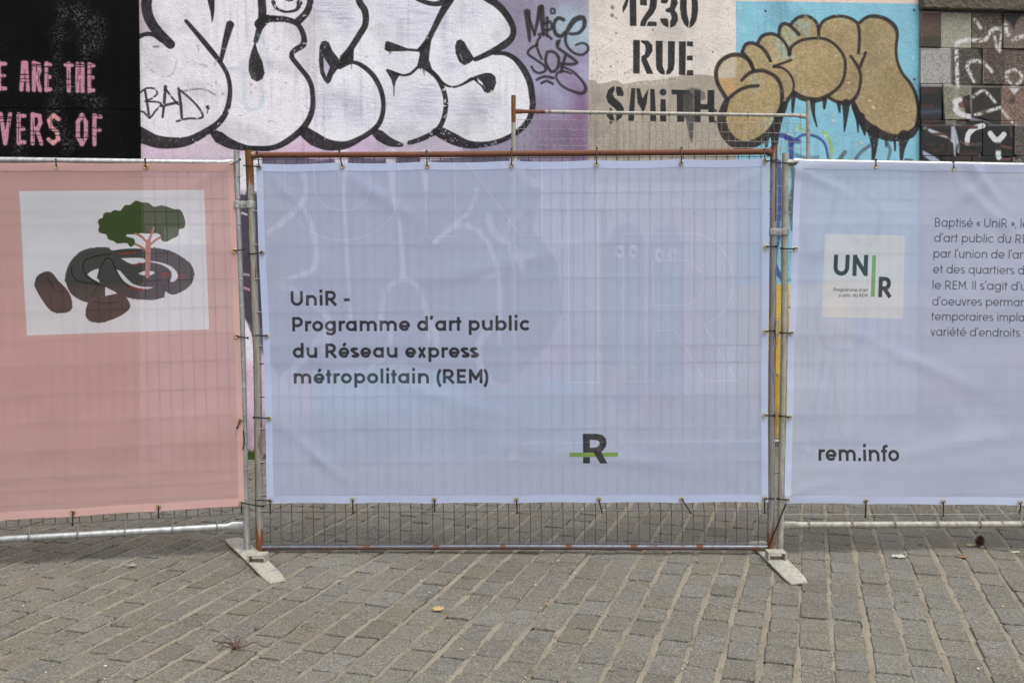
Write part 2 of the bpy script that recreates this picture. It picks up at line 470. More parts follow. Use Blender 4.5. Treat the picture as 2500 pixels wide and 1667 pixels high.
BLK = (0.115, 0.105, 0.115); WHT = (0.885, 0.88, 0.90); LIL = (0.70, 0.66, 0.78)
# ground coats -------------------------------------------------------
def rect(x0, y0, x1, y1): return [(x0, y0), (x1, y0), (x1, y1), (x0, y1)]
mu.poly(rect(-700, -600, 342, 1300), (0.62, 0.42, 0.39), 1, 2)                # brown red dado left
mu.poly([(334, -600), (345, 1300), (1440, 1300), (1436, -600)], (0.80, 0.755, 0.82), 1, 1.5)
mu.poly([(334, -600), (345, 1300), (770, 1300), (762, -600)], (0.83, 0.76, 0.80), 0.8, 2)
pinkish = np.clip((n_big - 0.42) * 3, 0, 1)
mu.poly([(337, 300), (345, 1300), (1440, 1300), (1440, 340)], (0.74, 0.57, 0.72), 0.55, 30, tex=pinkish)
mu.poly([(1130, -100), (1130, 420), (1437, 420), (1437, -100)], (0.57, 0.55, 0.63), 0.9, 60)
mu.poly([(1290, 170), (1300, 420), (1437, 420), (1437, 80)], (0.53, 0.43, 0.54), 0.75, 60, tex=np.clip((n_big - 0.3) * 3, 0, 1))
mu.poly([(1400, 150), (1395, 420), (1437, 420), (1437, 100)], (0.48, 0.36, 0.49), 0.65, 30)
mu.stroke(Z(3, [(300, 640), (420, 700), (560, 820)]), 60, (0.66, 0.70, 0.80), 0.5, 50)
mu.stroke(Z(3, [(640, 200), (700, 250), (760, 280)]), 90, (0.68, 0.78, 0.82), 0.7, 50)
mu.stroke(Z(3, [(740, 560), (760, 620)]), 50, (0.70, 0.74, 0.84), 0.6, 40)
# cream address field
mu.poly([(1436.8, -600), (1438.2, 1300), (1797, 1300), (1796, -600)], (0.87, 0.835, 0.80), 1, 1.2)
mu.poly([(1790, -600), (1790, 14), (2247, 14), (2250, -600)], (0.88, 0.80, 0.74), 1, 1.2)
ragged = np.clip((n_med * 0.5 + n_big * 0.5 - 0.25) * 8, 0, 1)
mu.poly(Z(3, [(796, 655), (850, 662), (870, 690), (930, 682), (1000, 662), (1035, 664), (1060, 688), (1110, 690), (1200, 668), (1320, 660), (1420, 648), (1540, 622), (1640, 612), (1760, 616), (1870, 636), (2003, 650), (2003, 1500), (796, 1500)]), (0.665, 0.625, 0.57), 1, 2)
mu.stroke(Z(3, [(1100, 710), (1240, 680), (1420, 660), (1540, 640)]), [10, 14, 16, 10], (0.80, 0.77, 0.73), 0.6, 8, tex=np.clip((n_fine - 0.45) * 6, 0, 1))
# grime and pits on cream
mu.poly([(1437, -10), (1437, 190), (1796, 190), (1796, -10)], (0.55, 0.48, 0.42), 0.55, 10, tex=np.clip((vnoise(H_, W__, 900, 21, 1) - 0.74) * 8, 0, 1) * np.clip((n_big - 0.35) * 3, 0, 1))
for p in [(988, 62), (986, 127)]: mu.stroke(Z(3, [p, (p[0] + 3, p[1] + 4)]), 8, (0.35, 0.33, 0.31), 0.7, 5)
for p in [(1018, 147), (1018, 273), (1320, 246), (1810, 424), (975, 545)]: mu.stroke(Z(3, [p, (p[0] + 3, p[1] + 4)]), 3, (0.2, 0.18, 0.17), 0.8, 2)
# blue field
BLU = (0.53, 0.75, 0.82)
mu.poly([(1796.6, 3), (2248, 10), (2244, 1300), (1799, 1300)], BLU, 1, 1.2)
mu.poly([(1796, 330), (2246, 330), (2244, 1300), (1796, 1300)], (0.56, 0.77, 0.82), 0.5, 40, tex=pinkish)

# second row of lettering lower on the wall (seen through the banners) ---------------
DK = (0.36, 0.33, 0.40)
mu.poly([(345, 384), (470, 383), (560, 388), (600, 470), (590, 560), (560, 700), (500, 720), (420, 640), (360, 520)], (0.60, 0.58, 0.66), 0.35, 20)
mu.poly([(600, 470), (625, 384), (720, 380), (780, 392), (860, 384), (925, 390), (1000, 382), (1060, 392), (1160, 380), (1240, 384), (1300, 390), (1320, 470), (1300, 560), (1360, 640), (1372, 760), (1330, 850), (1250, 930), (1180, 960), (1080, 930), (980, 880), (880, 905), (760, 905), (690, 925), (650, 880), (590, 770), (575, 620)], DK, 1, 4, tex=sponge)
LG = (0.88, 0.86, 0.91)
for pts, ww in [([(470, 190), (500, 330), (460, 460), (350, 570), (180, 700)], 15), ([(490, 520), (560, 720), (580, 900), (540, 1010), (440, 1050), (280, 1100)], 14),
                ([(780, 60), (790, 190), (800, 400), (820, 700), (840, 1100), (860, 1400)], [40, 24, 9, 8, 10, 12]), ([(1190, 60), (1200, 190), (1220, 450), (1270, 750), (1290, 1060)], [34, 22, 12, 11, 11]),
                ([(1890, 350), (1830, 520), (1700, 640), (1550, 780)], 10), ([(1550, 780), (1680, 660), (1800, 640), (1920, 700), (2000, 820), (2060, 1000), (2070, 1400)], 13),
                ([(1110, 1500), (1110, 1350), (1150, 1180), (1240, 1090), (1310, 1080), (1400, 1140), (1470, 1300), (1510, 1560)], 14), ([(1980, 560), (2040, 700), (2200, 830), (2260, 980)], 18),
                ([(250, 1110), (450, 1200), (640, 1350), (690, 1500), (640, 1650)], 18), ([(1480, 60), (1470, 200), (1480, 350)], [30, 20, 8]), ([(2200, 100), (2300, 260), (2420, 300)], 22)]:
    mu.stroke(Z(5, pts), ww, LG, 0.9, 4, tex=spray)
for pts, ww in [([(680, 0), (560, 150), (430, 300), (230, 470)], 18), ([(1190, 0), (1150, 200), (1060, 300), (980, 420)], 18), ([(1500, -60), (1560, 60), (1560, 160)], 14), ([(2000, 0), (1900, 180), (1960, 400), (2100, 500)], 20)]:
    mu.stroke(Z(8, pts), ww, LG, 0.85, 4, tex=spray)
mu.poly([(640, 640), (720, 690), (1240, 700), (1350, 690), (1350, 760), (640, 760)], (0.52, 0.50, 0.58), 0.35, 30)
for pts, ww in [([(240, 540), (150, 600), (120, 760), (200, 900), (330, 880)], 14), ([(520, 440), (540, 560), (500, 700)], 16), ([(520, 780), (740, 790), (770, 900)], 12), ([(-60, 1080), (60, 1100), (60, 1600)], 14)]:
    mu.stroke(Z(6, pts), ww, LG, 0.8, 4, tex=spray)
mu.poly([(575, 380), (640, 380), (636, 470), (580, 462)], WHT, 1, 6, tex=spray)
mu.poly([(578, 474), (640, 480), (640, 800), (604, 790), (580, 740)], (0.27, 0.24, 0.31), 1, 5, tex=spray)
mu.stroke([(590, 520), (606, 525)], 5, WHT, .8, 3); mu.stroke([(586, 668), (612, 672)], 5, (0.8, 0.7, 0.78), .8, 3); mu.stroke([(590, 700), (620, 712)], 6, (0.8, 0.6, 0.72), .8, 3)
mu.poly([(580, 745), (606, 792), (622, 860), (622, 900), (580, 900)], WHT, 1, 5, tex=spray)
mu.poly([(580, 880), (640, 880), (640, 1130), (580, 1130)], (0.84, 0.74, 0.82), 0.8, 30)
mu.poly([(398, 598), (512, 598), (512, 614), (398, 614)], (0.36, 0.45, 0.72), 0.8, 2); mu.poly([(400, 555), (512, 553), (512, 596), (400, 597)], (0.93, 0.93, 0.95), 0.9, 2)
for yy in (562, 570, 578): mu.poly([(464 + (yy - 562) * .4, yy), (506, yy), (506, yy + 4), (466 + (yy - 562) * .4, yy + 4)], (0.36, 0.45, 0.72), 0.8, 1.5)
# pale blue apron low on the wall
mu.poly([(771, 905), (1000, 890), (1250, 955), (1437, 900), (1437, 1130), (771, 1130)], (0.55, 0.76, 0.84), 0.85, 5, tex=sponge)
mu.stroke([(1257, 900), (1257, 1140)], 9, (0.80, 0.62, 0.70), 0.8, 3)
# peach field with two tall rounded figures with round eyes
mu.poly([(1473, 508), (1745, 508), (1760, 1010), (1760, 1140), (1473, 1140)], (0.84, 0.72, 0.72), 0.7, 5, tex=sponge)
for cx_, top, wd in ((1528, 545, 46), (1625, 553, 44)):
    mu.poly([(cx_ + wd * math.cos(t), top + 60 - 60 * math.sin(t)) for t in np.linspace(0, math.pi, 18)] + [(cx_ - wd, 960), (cx_ - 10, 1010), (cx_ + wd, 960)], (0.50, 0.50, 0.60), 0.8, 4)
    mu.poly([(cx_ - 28, 660), (cx_ + 30, 660), (cx_ + 26, 900), (cx_, 930), (cx_ - 26, 900)], (0.55, 0.70, 0.62), 0.8, 6)
    for s_ in (-16, 17):
        mu.stroke([(cx_ + s_, top + 62), (cx_ + s_, top + 74)], 20, (0.93, 0.93, 0.93), 1, 3)
        mu.stroke([(cx_ + s_, top + 68), (cx_ + s_ + 2, top + 72)], 8, (0.2, 0.2, 0.26), 1, 2)
mu.stroke([(1470, 505), (1475, 1130)], 10, (0.45, 0.42, 0.52), 0.7, 3)
mu.stroke([(1510, 890), (1500, 960), (1540, 900), (1570, 980)], 14, (0.86, 0.66, 0.50), 0.8, 4)
mu.stroke([(1620, 930), (1600, 1000), (1650, 960)], 16, (0.86, 0.66, 0.50), 0.8, 4)
# yellow field lower right of the address
mu.poly([(1797, 697), (2080, 690), (2080, 1071), (1797, 1071)], (0.84, 0.77, 0.60), 0.9, 2.5)
mu.poly([(1868, 697), (1925, 695), (1925, 1071), (1868, 1071)], (0.82, 0.68, 0.26), 1, 2.5, tex=np.clip(0.85 + (n_med - .5) * 0.7, 0, 1))
mu.poly([(1797, 1071), (2247, 1071), (2247, 1140), (1797, 1140)], (0.42, 0.41, 0.40), 1, 2)
mu.poly([(2080, 690), (2245, 690), (2245, 1071), (2080, 1071)], (0.78, 0.68, 0.70), 0.6, 20)
for k in range(26):
    a = random.uniform(1800, 1900); b = random.uniform(780, 1060)
    mu.stroke([(a, b), (a + random.uniform(-14, 14), b + random.uniform(4, 40))], random.uniform(1.5, 5), random.choice([(0.72, 0.42, 0.14), (0.55, 0.25, 0.12), (0.35, 0.32, 0.28)]), 0.65, 2, tex=spray)
NAV = (0.16, 0.20, 0.48)
for pts, ww in [([(1935, 470), (1990, 640), (2040, 480)], 14), ([(2070, 700), (2000, 740), (2010, 840), (2090, 850), (2110, 770), (2060, 730)], 12), ([(2010, 880), (1990, 1000), (2010, 1060), (2030, 900), (2050, 1060)], 10), ([(1900, 395), (1906, 480), (1897, 560)], [12, 16, 8]), ([(1905, 560), (1890, 640), (1915, 690)], 12), ([(1915, 600), (1918, 660)], 12), ([(2100, 470), (2150, 520), (2120, 600), (2060, 560)], 14)]:
    mu.stroke(pts, ww, NAV, 0.75 if max(p[0] for p in pts) < 1925 else 0.45, 4, tex=spray)
for pts, ww in [([(1930, 400), (1938, 440), (1930, 520)], 12), ([(1925, 480), (1935, 560)], 10)]:
    mu.stroke(pts, ww, (0.30, 0.36, 0.36), 0.75, 5, tex=spray)

# big white throw-up ------------------------------------------------------
mu.poly(Z(1, [(1215, -900), (1205, 60), (1225, 160), (1270, 260), (1235, 270), (1180, 270), (1135, 300), (1143, 1085), (1300, 1150), (1440, 1160), (1620, 1120), (1735, 1070), (1800, 1110), (1900, 1170), (2100, 1215), (2300, 1205), (2480, 1090), (2620, 1110), (2740, 1180), (2900, 1170), (3050, 1080), (3160, 1120), (3300, 1170), (3440, 1160), (3560, 1090), (3700, 1140), (3900, 1190), (4060, 1160), (4200, 1100), (4320, 970), (4355, 800), (4330, 640), (4250, 500), (4100, 440), (4190, 330), (4200, 220), (4130, 110), (4000, 0), (3960, -60), (3960, -900)]), WHT, 1, 3)
hatch = np.clip((vnoise(H_, W__, 26, 31, 3) - 0.38) * 3, 0, 1) * np.clip((np.repeat(vnoise(H_, W__ // 14 + 1, 110, 32, 2), 14, axis=1)[:, :W__] - 0.42) * 4, 0, 1)
for pts, ww in [([(640, 60), (760, 100), (820, 200)], 60), ([(1120, 60), (1300, 120), (1500, 160)], 70), ([(1150, 270), (1400, 300)], 40), ([(620, 780), (900, 800), (1000, 820)], 70), ([(620, 930), (900, 960)], 60), ([(1200, 780), (1500, 800)], 70), ([(1200, 960), (1500, 980)], 70), ([(1180, 480), (1330, 500)], 40), ([(1650, 220), (1700, 150), (1850, 100)], 50), ([(1750, 900), (2000, 880)], 60), ([(1640, 360), (1700, 560)], 30)]:
    mu.stroke(Z(2, pts), ww, (0.72, 0.70, 0.80), 0.8, 40, tex=np.clip(hatch * .7 + .2, 0, 1))
mu.poly(Z(2, [(560, -20), (560, 1180), (-980, 1180), (-980, -20)]), (0.88, 0.83, 0.87), 0.30, 4)
def dk(reg, pts, w_, a=0.97, soft=2.0, col=BLK): mu.stroke(Z(reg, pts), [x / K for x in w_] if hasattr(w_, '__len__') else w_ / K, col, a, soft, tex=spray)
dk(1, [(1230, -500), (1205, -40), (1200, 60), (1225, 160), (1290, 260), (1395, 365)], [90, 88, 85, 85, 85, 78])
dk(1, [(1110, 320), (1180, 285), (1250, 285), (1320, 330)], [40, 35, 35, 40])
dk(1, [(1725, -200), (1728, -20), (1740, 100), (1737, 185)], [90, 62, 32, 4])
dk(1, [(1525, 175), (1650, 320), (1740, 430), (1810, 520), (1865, 620), (1885, 750), (1860, 900), (1800, 1000), (1700, 1075), (1560, 1150), (1440, 1172), (1300, 1165), (1200, 1130), (1100, 1090)], [30, 42, 44, 36, 34, 36, 46, 50, 58, 72, 90, 105, 120, 150])
dk(1, [(1885, 205), (1850, 330), (1810, 500)], [66, 50, 30])
dk(1, [(2160, -300), (2145, -20), (2150, 100), (2130, 220), (2095, 340)], [70, 66, 66, 55, 36])
dk(1, [(2130, 200), (2190, 160), (2260, 150)], [90, 60, 40])
dkp = lambda reg, pts: mu.poly(Z(reg, pts), BLK, 0.97, 2, tex=spray)
dkp(1, [(2090, 340), (2110, 420), (2150, 510), (2168, 600), (2150, 650), (2105, 672), (2060, 645), (2037, 580), (2040, 500), (2060, 420)])
mu.stroke(Z(1, [(2055, 560), (2065, 620), (2095, 655)]), 1.4, (0.7, 0.7, 0.7), 0.6, 1)
dk(1, [(1735, 1075), (1800, 1130), (1900, 1185), (2050, 1218), (2200, 1222)], [40, 100, 80, 40, 40])
dk(2, [(0, 1212), (200, 1215), (330, 1165), (470, 1050), (540, 920), (548, 780), (520, 660), (430, 540), (375, 465), (400, 415), (470, 370), (475, 300), (440, 220), (390, 180), (300, 158), (230, 160), (150, 150)], [36, 42, 50, 52, 45, 40, 40, 40, 40, 45, 50, 45, 40, 45, 50, 50, 70])
dk(2, [(430, 175), (500, 100), (530, 0), (535, -200)], [60, 56, 50, 60])
dk(2, [(225, 20), (250, 70), (330, 100), (420, 80), (440, 25)], [34, 24, 18, 26, 50])
dk(2, [(320, -6), (345, 10), (380, 2)], [20, 10, 18])
dk(2, [(860, -400), (920, -20), (975, 90), (980, 200), (930, 290), (860, 400), (800, 480)], [60, 56, 55, 50, 50, 50, 60])
dkp(2, [(605, 380), (620, 345), (650, 335), (680, 350), (710, 420), (765, 490), (830, 430), (885, 405), (883, 500), (800, 530), (750, 570), (715, 615), (695, 670), (670, 692), (640, 660), (610, 600), (598, 500)])
mu.poly(Z(2, [(635, 465), (690, 550), (660, 632), (640, 580)]), (0.75, 0.72, 0.82), 1, 1.5)
dk(2, [(770, 545), (870, 512), (960, 545), (1050, 630), (1110, 750), (1128, 880), (1100, 1000), (1040, 1070), (950, 1130), (820, 1190), (680, 1190), (560, 1140), (480, 1080)], [50, 28, 38, 42, 40, 36, 40, 42, 42, 62, 92, 115, 90])
dk(2, [(1300, -90), (1380, -20), (1470, 20), (1560, 35), (1640, 5), (1740, -60)], [30, 32, 36, 40, 60, 70])
dk(2, [(1670, 0), (1600, 120), (1530, 260), (1470, 370), (1420, 410)], [70, 52, 42, 50, 30])
dkp(2, [(1145, 345), (1165, 340), (1330, 400), (1415, 405), (1460, 360), (1460, 430), (1330, 420), (1165, 425), (1137, 410)])
dkp(2, [(1460, 340), (1520, 335), (1507, 420), (1500, 490), (1535, 600), (1490, 590), (1440, 562), (1395, 567), (1410, 520), (1425, 450), (1415, 400)])
dk(2, [(1400, 560), (1350, 606), (1290, 620), (1230, 605)], [22, 22, 18, 20])
dkp(2, [(1145, 575), (1165, 568), (1270, 606), (1245, 640), (1228, 670), (1220, 710), (1205, 700), (1190, 650)])
dk(2, [(1213, 690), (1214, 790)], [12, 5])
dk(2, [(1500, 575), (1570, 640), (1620, 740), (1640, 850), (1625, 960), (1590, 1040), (1540, 1090), (1440, 1140), (1340, 1172)], [40, 40, 38, 38, 38, 40, 44, 40, 36])
dk(2, [(1275, 1190), (1180, 1165), (1100, 1115), (1060, 1085)], [30, 72, 90, 60])
dk(2, [(1900, -90), (1960, -20), (2060, 40), (2140, 130), (2190, 230), (2180, 310), (2110, 375), (2000, 435), (1920, 472), (1880, 488)], [56, 54, 60, 55, 48, 50, 60, 46, 40, 36])
dkp(2, [(1715, 380), (1730, 335), (1760, 325), (1790, 345), (1820, 400), (1875, 485), (1830, 520), (1790, 537), (1750, 510), (1720, 440)])
mu.stroke(Z(2, [(1758, 450), (1775, 500)]), 1.6, (0.8, 0.8, 0.8), 0.8, 1)
dk(2, [(2040, 440), (2120, 440), (2200, 480), (2270, 560), (2325, 670), (2345, 780), (2350, 880), (2315, 990), (2230, 1080), (2100, 1150), (1960, 1185), (1820, 1185), (1700, 1140), (1600, 1090), (1550, 1080)], [30, 34, 42, 52, 54, 52, 48, 44, 42, 38, 44, 66, 95, 90, 50])
dk(2, [(1530, 590), (1600, 670), (1680, 715), (1760, 700), (1850, 650)], [26, 22, 16, 16, 28])
dkp(2, [(1820, 650), (1845, 640), (1900, 618), (1960, 600), (2010, 602), (2045, 630), (2052, 680), (2030, 740), (1990, 768), (1955, 755), (1930, 712), (1870, 660)])
mu.poly(Z(2, [(1895, 640), (1940, 680), (1945, 705), (1905, 675)]), WHT, 1, 1.2)
for x, l in [(1178, 30), (1190, 20)]: dk(2, [(x, 420), (x, 420 + l)], [5, 3])
for x, l in [(865, 60), (1432, 20), (1452, 40), (1462, 60), (1475, 30), (1520, 60)]: dk(2, [(x, 560 if x > 900 else 510), (x, (560 if x > 900 else 510) + l)], [6, 3])
mu.poly(Z(2, [(2035, 740), (2062, 760), (2065, 808), (2028, 800)]), (0.85, 0.84, 0.80), 1, 1.5)
# faded teal ghost marks and rubbed patches
for pts, ww in [([(1190, 520), (1240, 580), (1340, 630), (1420, 600), (1450, 490)], 12)]:
    mu.stroke(Z(1, pts), 3, (0.45, 0.47, 0.48), 0.5, 4, tex=np.clip((n_fine - .35) * 4, 0, 1))
for pts in [[(1870, 570), (1990, 570), (2000, 700), (2010, 860), (2070, 905), (2140, 860), (2165, 760)], [(2120, 290), (2180, 380), (2190, 470), (2210, 560)]]:
    mu.stroke(Z(1, pts), 8, (0.68, 0.75, 0.79), 0.55, 10, tex=spray)
for pts in [[(1510, 515), (1600, 520), (1700, 545)], [(1700, 680), (1740, 720)], [(1760, 660), (1830, 780)], [(1620, 380), (1650, 480)]]:
    mu.stroke(Z(1, pts), 6, (0.45, 0.47, 0.50), 0.5, 6, tex=np.clip((n_fine - .5) * 8, 0, 1))
mu.stroke(Z(1, [(1225, 515), (1230, 520)]), 7, (0.8, 0.78, 0.65), 0.7, 3)
mu.stroke(Z(1, [(1260, 385), (1295, 385)]), 5, (0.35, 0.36, 0.4), 0.7, 4)
# little tag on the left bulge
TG = (0.14, 0.13, 0.14)
for pts, ww in [([(1150, 760), (1200, 725), (1270, 730), (1288, 770), (1240, 812), (1190, 832), (1290, 838), (1322, 860), (1270, 915), (1228, 968), (1180, 922), (1140, 912)], 15), ([(1188, 745), (1208, 860), (1222, 965)], 20),
                ([(1355, 712), (1345, 850), (1332, 962)], [28, 22, 18]), ([(1358, 730), (1400, 790), (1462, 862)], 16), ([(1318, 872), (1452, 842)], 22), ([(1463, 728), (1480, 850), (1490, 978)], [22, 26, 20]),
                ([(1480, 745), (1560, 812), (1632, 890), (1662, 948), (1640, 972), (1540, 974), (1448, 996)], 17), ([(1703, 880), (1706, 882)], 34), ([(1706, 890), (1698, 930)], 8)]:
    dk(1, pts, ww, 0.92, 2.0, TG)
dk(1, [(1500, 752), (1580, 735), (1680, 735), (1760, 778)], 14, 0.55, 4, (0.3, 0.3, 0.32))
# tag on the violet strip
for pts, ww in [([(292, 105), (300, 200), (312, 340)], [58, 44, 20]), ([(300, 130), (330, 220), (352, 285)], 22), ([(400, 70), (375, 180), (350, 290)], [50, 26, 18]), ([(410, 60), (415, 160), (425, 290)], [40, 44, 22]),
                ([(455, 150), (455, 300)], [26, 18]), ([(385, 285), (440, 280), (490, 322)], 20), ([(430, 200), (480, 180), (490, 240), (440, 250)], 22), ([(485, 100), (490, 75), (515, 80), (515, 110), (490, 112)], 18),
                ([(590, 165), (545, 150), (510, 200), (525, 280), (570, 300), (600, 270)], 30), ([(640, 280), (710, 275), (760, 215), (750, 150), (690, 160), (640, 220), (605, 300), (618, 380), (680, 440), (750, 450), (792, 410), (780, 370), (740, 355), (690, 372)], [24, 26, 34, 40, 44, 40, 26, 22, 20, 20, 20, 20, 18, 16]),
                ([(375, 370), (325, 395), (295, 440), (360, 490), (430, 540), (442, 580), (395, 602), (350, 585), (328, 550)], 20), ([(400, 300), (368, 372), (410, 485)], 20), ([(455, 430), (442, 510), (490, 590), (540, 560), (548, 470), (500, 425), (455, 430)], 24),
                ([(540, 340), (540, 390), (620, 450), (700, 515), (640, 530), (570, 525)], 24), ([(605, 460), (585, 530), (570, 590)], 24), ([(652, 605), (590, 585), (540, 600), (530, 640), (570, 700), (650, 745), (740, 768), (772, 730), (745, 670), (660, 585), (560, 545)], [16, 18, 18, 16, 18, 20, 28, 28, 22, 18, 16]),
                ([(372, 655), (430, 630), (508, 642)], 22), ([(408, 685), (450, 665), (500, 690)], 20), ([(560, 330), (545, 370)], 18)]:
    dk(3, pts, ww, 0.9, 3.5, TG)

# address stencil -------------------------------------------------------------
STN = (0.13, 0.125, 0.135)
sten = np.clip(0.95 + (n_fine - .5) * .2, 0, 1)
ST = [
 [(1075, 110), (1073, 62), (1112, -30), (1130, -30), (1110, 55)], [(1130, -60), (1185, -60), (1187, 215), (1133, 215)],
 [(1215, -60), (1272, -60), (1272, 48), (1217, 45)], [(1285, -60), (1345, -50), (1356, 10), (1350, 65), (1325, 115), (1275, 172), (1258, 218), (1217, 216), (1222, 180), (1255, 125), (1290, 75), (1298, 20)], [(1285, 178), (1352, 182), (1352, 218), (1270, 216)],
 [(1388, -60), (1448, -60), (1446, 15), (1430, 33), (1388, 28)], [(1460, -60), (1510, -50), (1526, 30), (1500, 84), (1522, 118), (1528, 168), (1505, 212), (1465, 230), (1462, 185), (1476, 150), (1466, 110), (1426, 98), (1426, 78), (1462, 62), (1470, 10)], [(1382, 153), (1440, 155), (1450, 190), (1448, 228), (1408, 210), (1385, 180)],
 [(1560, -60), (1600, -60), (1598, 60), (1602, 120), (1616, 180), (1612, 232), (1580, 205), (1555, 150), (1543, 70), (1546, 0)], [(1635, -60), (1670, -60), (1690, 20), (1692, 90), (1678, 170), (1652, 214), (1620, 233), (1622, 190), (1636, 140), (1641, 60)],
 [(1160, 330), (1215, 332), (1213, 606), (1160, 603)], [(1225, 332), (1282, 336), (1315, 370), (1319, 420), (1292, 465), (1270, 484), (1326, 608), (1272, 608), (1227, 500), (1228, 464), (1254, 448), (1263, 410), (1256, 370), (1225, 348)],
 [(1345, 337), (1402, 338), (1400, 540), (1412, 572), (1420, 590), (1417, 616), (1380, 605), (1352, 570), (1346, 520)], [(1445, 339), (1502, 341), (1500, 520), (1490, 575), (1465, 605), (1430, 616), (1432, 590), (1444, 560)],
 [(1535, 342), (1592, 342), (1588, 619), (1535, 615)], [(1602, 342), (1650, 343), (1650, 384), (1600, 380)], [(1602, 458), (1648, 458), (1648, 498), (1600, 496)], [(1602, 577), (1651, 578), (1653, 620), (1598, 619)],
 [(1008, 708), (1008, 740), (992, 768), (1002, 800), (1060, 848), (1084, 890), (1080, 935), (1060, 970), (1020, 996), (1018, 965), (1030, 930), (1020, 900), (952, 842), (938, 792), (955, 740), (985, 715)], [(1022, 710), (1060, 716), (1082, 760), (1080, 790), (1030, 788), (1018, 745)], [(945, 920), (990, 925), (1000, 960), (1006, 996), (970, 985), (945, 955)],
 [(1145, 724), (1178, 726), (1166, 996), (1118, 993)], [(1186, 726), (1215, 726), (1236, 810), (1285, 728), (1270, 850), (1250, 912), (1236, 915), (1195, 840)], [(1300, 730), (1335, 732), (1350, 997), (1300, 995)],
 [(1385, 815), (1425, 815), (1432, 998), (1380, 998)], [(1405 + 28 * math.cos(t), 758 + 28 * math.sin(t)) for t in np.linspace(0, 6.1, 14)],
 [(1473, 737), (1622, 740), (1625, 776), (1575, 778), (1578, 1000), (1520, 1000), (1518, 778), (1478, 775)],
 [(1660, 740), (1712, 740), (1712, 855), (1768, 856), (1770, 740), (1825, 740), (1826, 1008), (1782, 1010), (1775, 900), (1712, 900), (1712, 1005), (1660, 1003)]]
for p in ST: mu.poly(Z(3, p), STN, 0.97, 1.3, tex=sten)
for p in [(975, 895), (975, 998), (1835, 905), (1832, 998)]: mu.stroke(Z(3, [p, (p[0] + 3, p[1] + 8)]), 5, (0.15, 0.14, 0.14), 0.85, 3)
mu.stroke(Z(3, [(1735, 770), (1680, 752), (1620, 775), (1592, 850), (1590, 960)]), [8, 16, 26, 20, 10], (0.26, 0.25, 0.25), 0.62, 8)
mu.stroke(Z(3, [(1615, 800), (1625, 950), (1630, 1050), (1638, 1160)]), [24, 22, 14, 4], (0.24, 0.23, 0.23), 0.75, 4)
mu.stroke(Z(3, [(1700, 810), (1735, 800)]), 10, (0.26, 0.25, 0.25), 0.5, 6)

# gold throw-up ----------------------------------------------------------------
GLD = (0.70, 0.60, 0.44)
goldc = np.empty((H_, W__, 3), np.float32); t_ = np.clip((n_fine * 0.6 + n_big * 0.6 - 0.35) * 1.6, 0, 1)[..., None]
goldc[:] = np.array((0.60, 0.53, 0.39)) * (1 - t_) + np.array((0.76, 0.665, 0.48)) * t_
b2 = np.clip((n_med * .5 + n_big * .5 - 0.56) * 14, 0, 1)[..., None] * np.clip((n_fine - .3) * 3, 0, 1)[..., None]
goldc[:] = goldc * (1 - 0.55 * b2) + np.array((0.55, 0.74, 0.76)) * 0.55 * b2
GP = [(-174, 580), (-134, 500), (-54, 455), (26, 455), (40, 430), (65, 370), (120, 355), (170, 350), (200, 300), (260, 280), (335, 290), (350, 220), (390, 195), (440, 200), (490, 150), (560, 135), (630, 165), (668, 235), (700, 180), (780, 140), (850, 135), (930, 155), (1000, 190), (1060, 145), (1130, 135), (1220, 160), (1290, 220), (1310, 290), (1300, 400), (1310, 500), (1350, 600), (1420, 690), (1465, 790), (1485, 920), (1470, 1030), (1420, 1090), (1330, 1135), (1230, 1130), (1130, 1080), (1050, 1010), (980, 910), (940, 830), (880, 850), (800, 830), (700, 815), (600, 820), (520, 800), (460, 765), (390, 850), (365, 900), (280, 1070), (190, 1150), (90, 1190), (-14, 1180), (-94, 1100), (-129, 1000), (-114, 900), (-84, 820), (-164, 680)]
mu.poly(Z(4, GP), goldc, 0.98, 3)
mu.poly(Z(4, [(-165, 590), (-120, 510), (-50, 470), (-11, 480), (-11, 640), (-150, 650)]), (0.82, 0.80, 0.76), 0.6, 8, tex=ragged)
mu.poly(Z(4, [(-150, 650), (-11, 640), (-11, 760), (-100, 760)]), (0.80, 0.62, 0.42), 0.6, 6)
def gk(pts, w_, col=(0.17, 0.145, 0.135), a=0.95): mu.stroke(Z(4, pts), [x / K for x in w_] if hasattr(w_, '__len__') else w_ / K, col, a, 3.0, tex=spray)
gk([(131, 575), (96, 500), (26, 455), (-54, 455), (-134, 500), (-174, 580), (-164, 680), (-114, 770), (-84, 820)], 32)
gk([(-84, 820), (-114, 900), (-129, 1000), (-94, 1100), (-14, 1180), (90, 1190), (190, 1150), (280, 1070), (340, 960), (365, 850), (360, 720), (320, 640), (260, 600), (190, 580), (100, 600), (35, 660)], [40, 62, 76, 84, 80, 64, 66, 62, 52, 36, 30, 30, 30, 30, 28, 26])
gk([(-84, 820), (0, 750), (80, 715), (170, 705)], 27)
gk([(40, 430), (65, 370), (120, 355), (190, 385), (240, 440), (270, 500)], 28)
gk([(40, 430), (100, 500), (130, 575)], 28)
gk([(170, 350), (200, 300), (260, 280), (320, 290), (380, 340), (415, 400), (425, 450)], [26, 28, 28, 26, 24, 24, 30])
gk([(340, 290), (350, 220), (390, 195), (440, 220), (505, 285)], 27)
gk([(440, 200), (490, 150), (560, 135), (630, 165), (662, 230), (665, 310)], 25)
gk([(665, 250), (700, 180), (780, 140), (850, 135), (930, 155), (985, 200), (1000, 300), (993, 435)], 25)
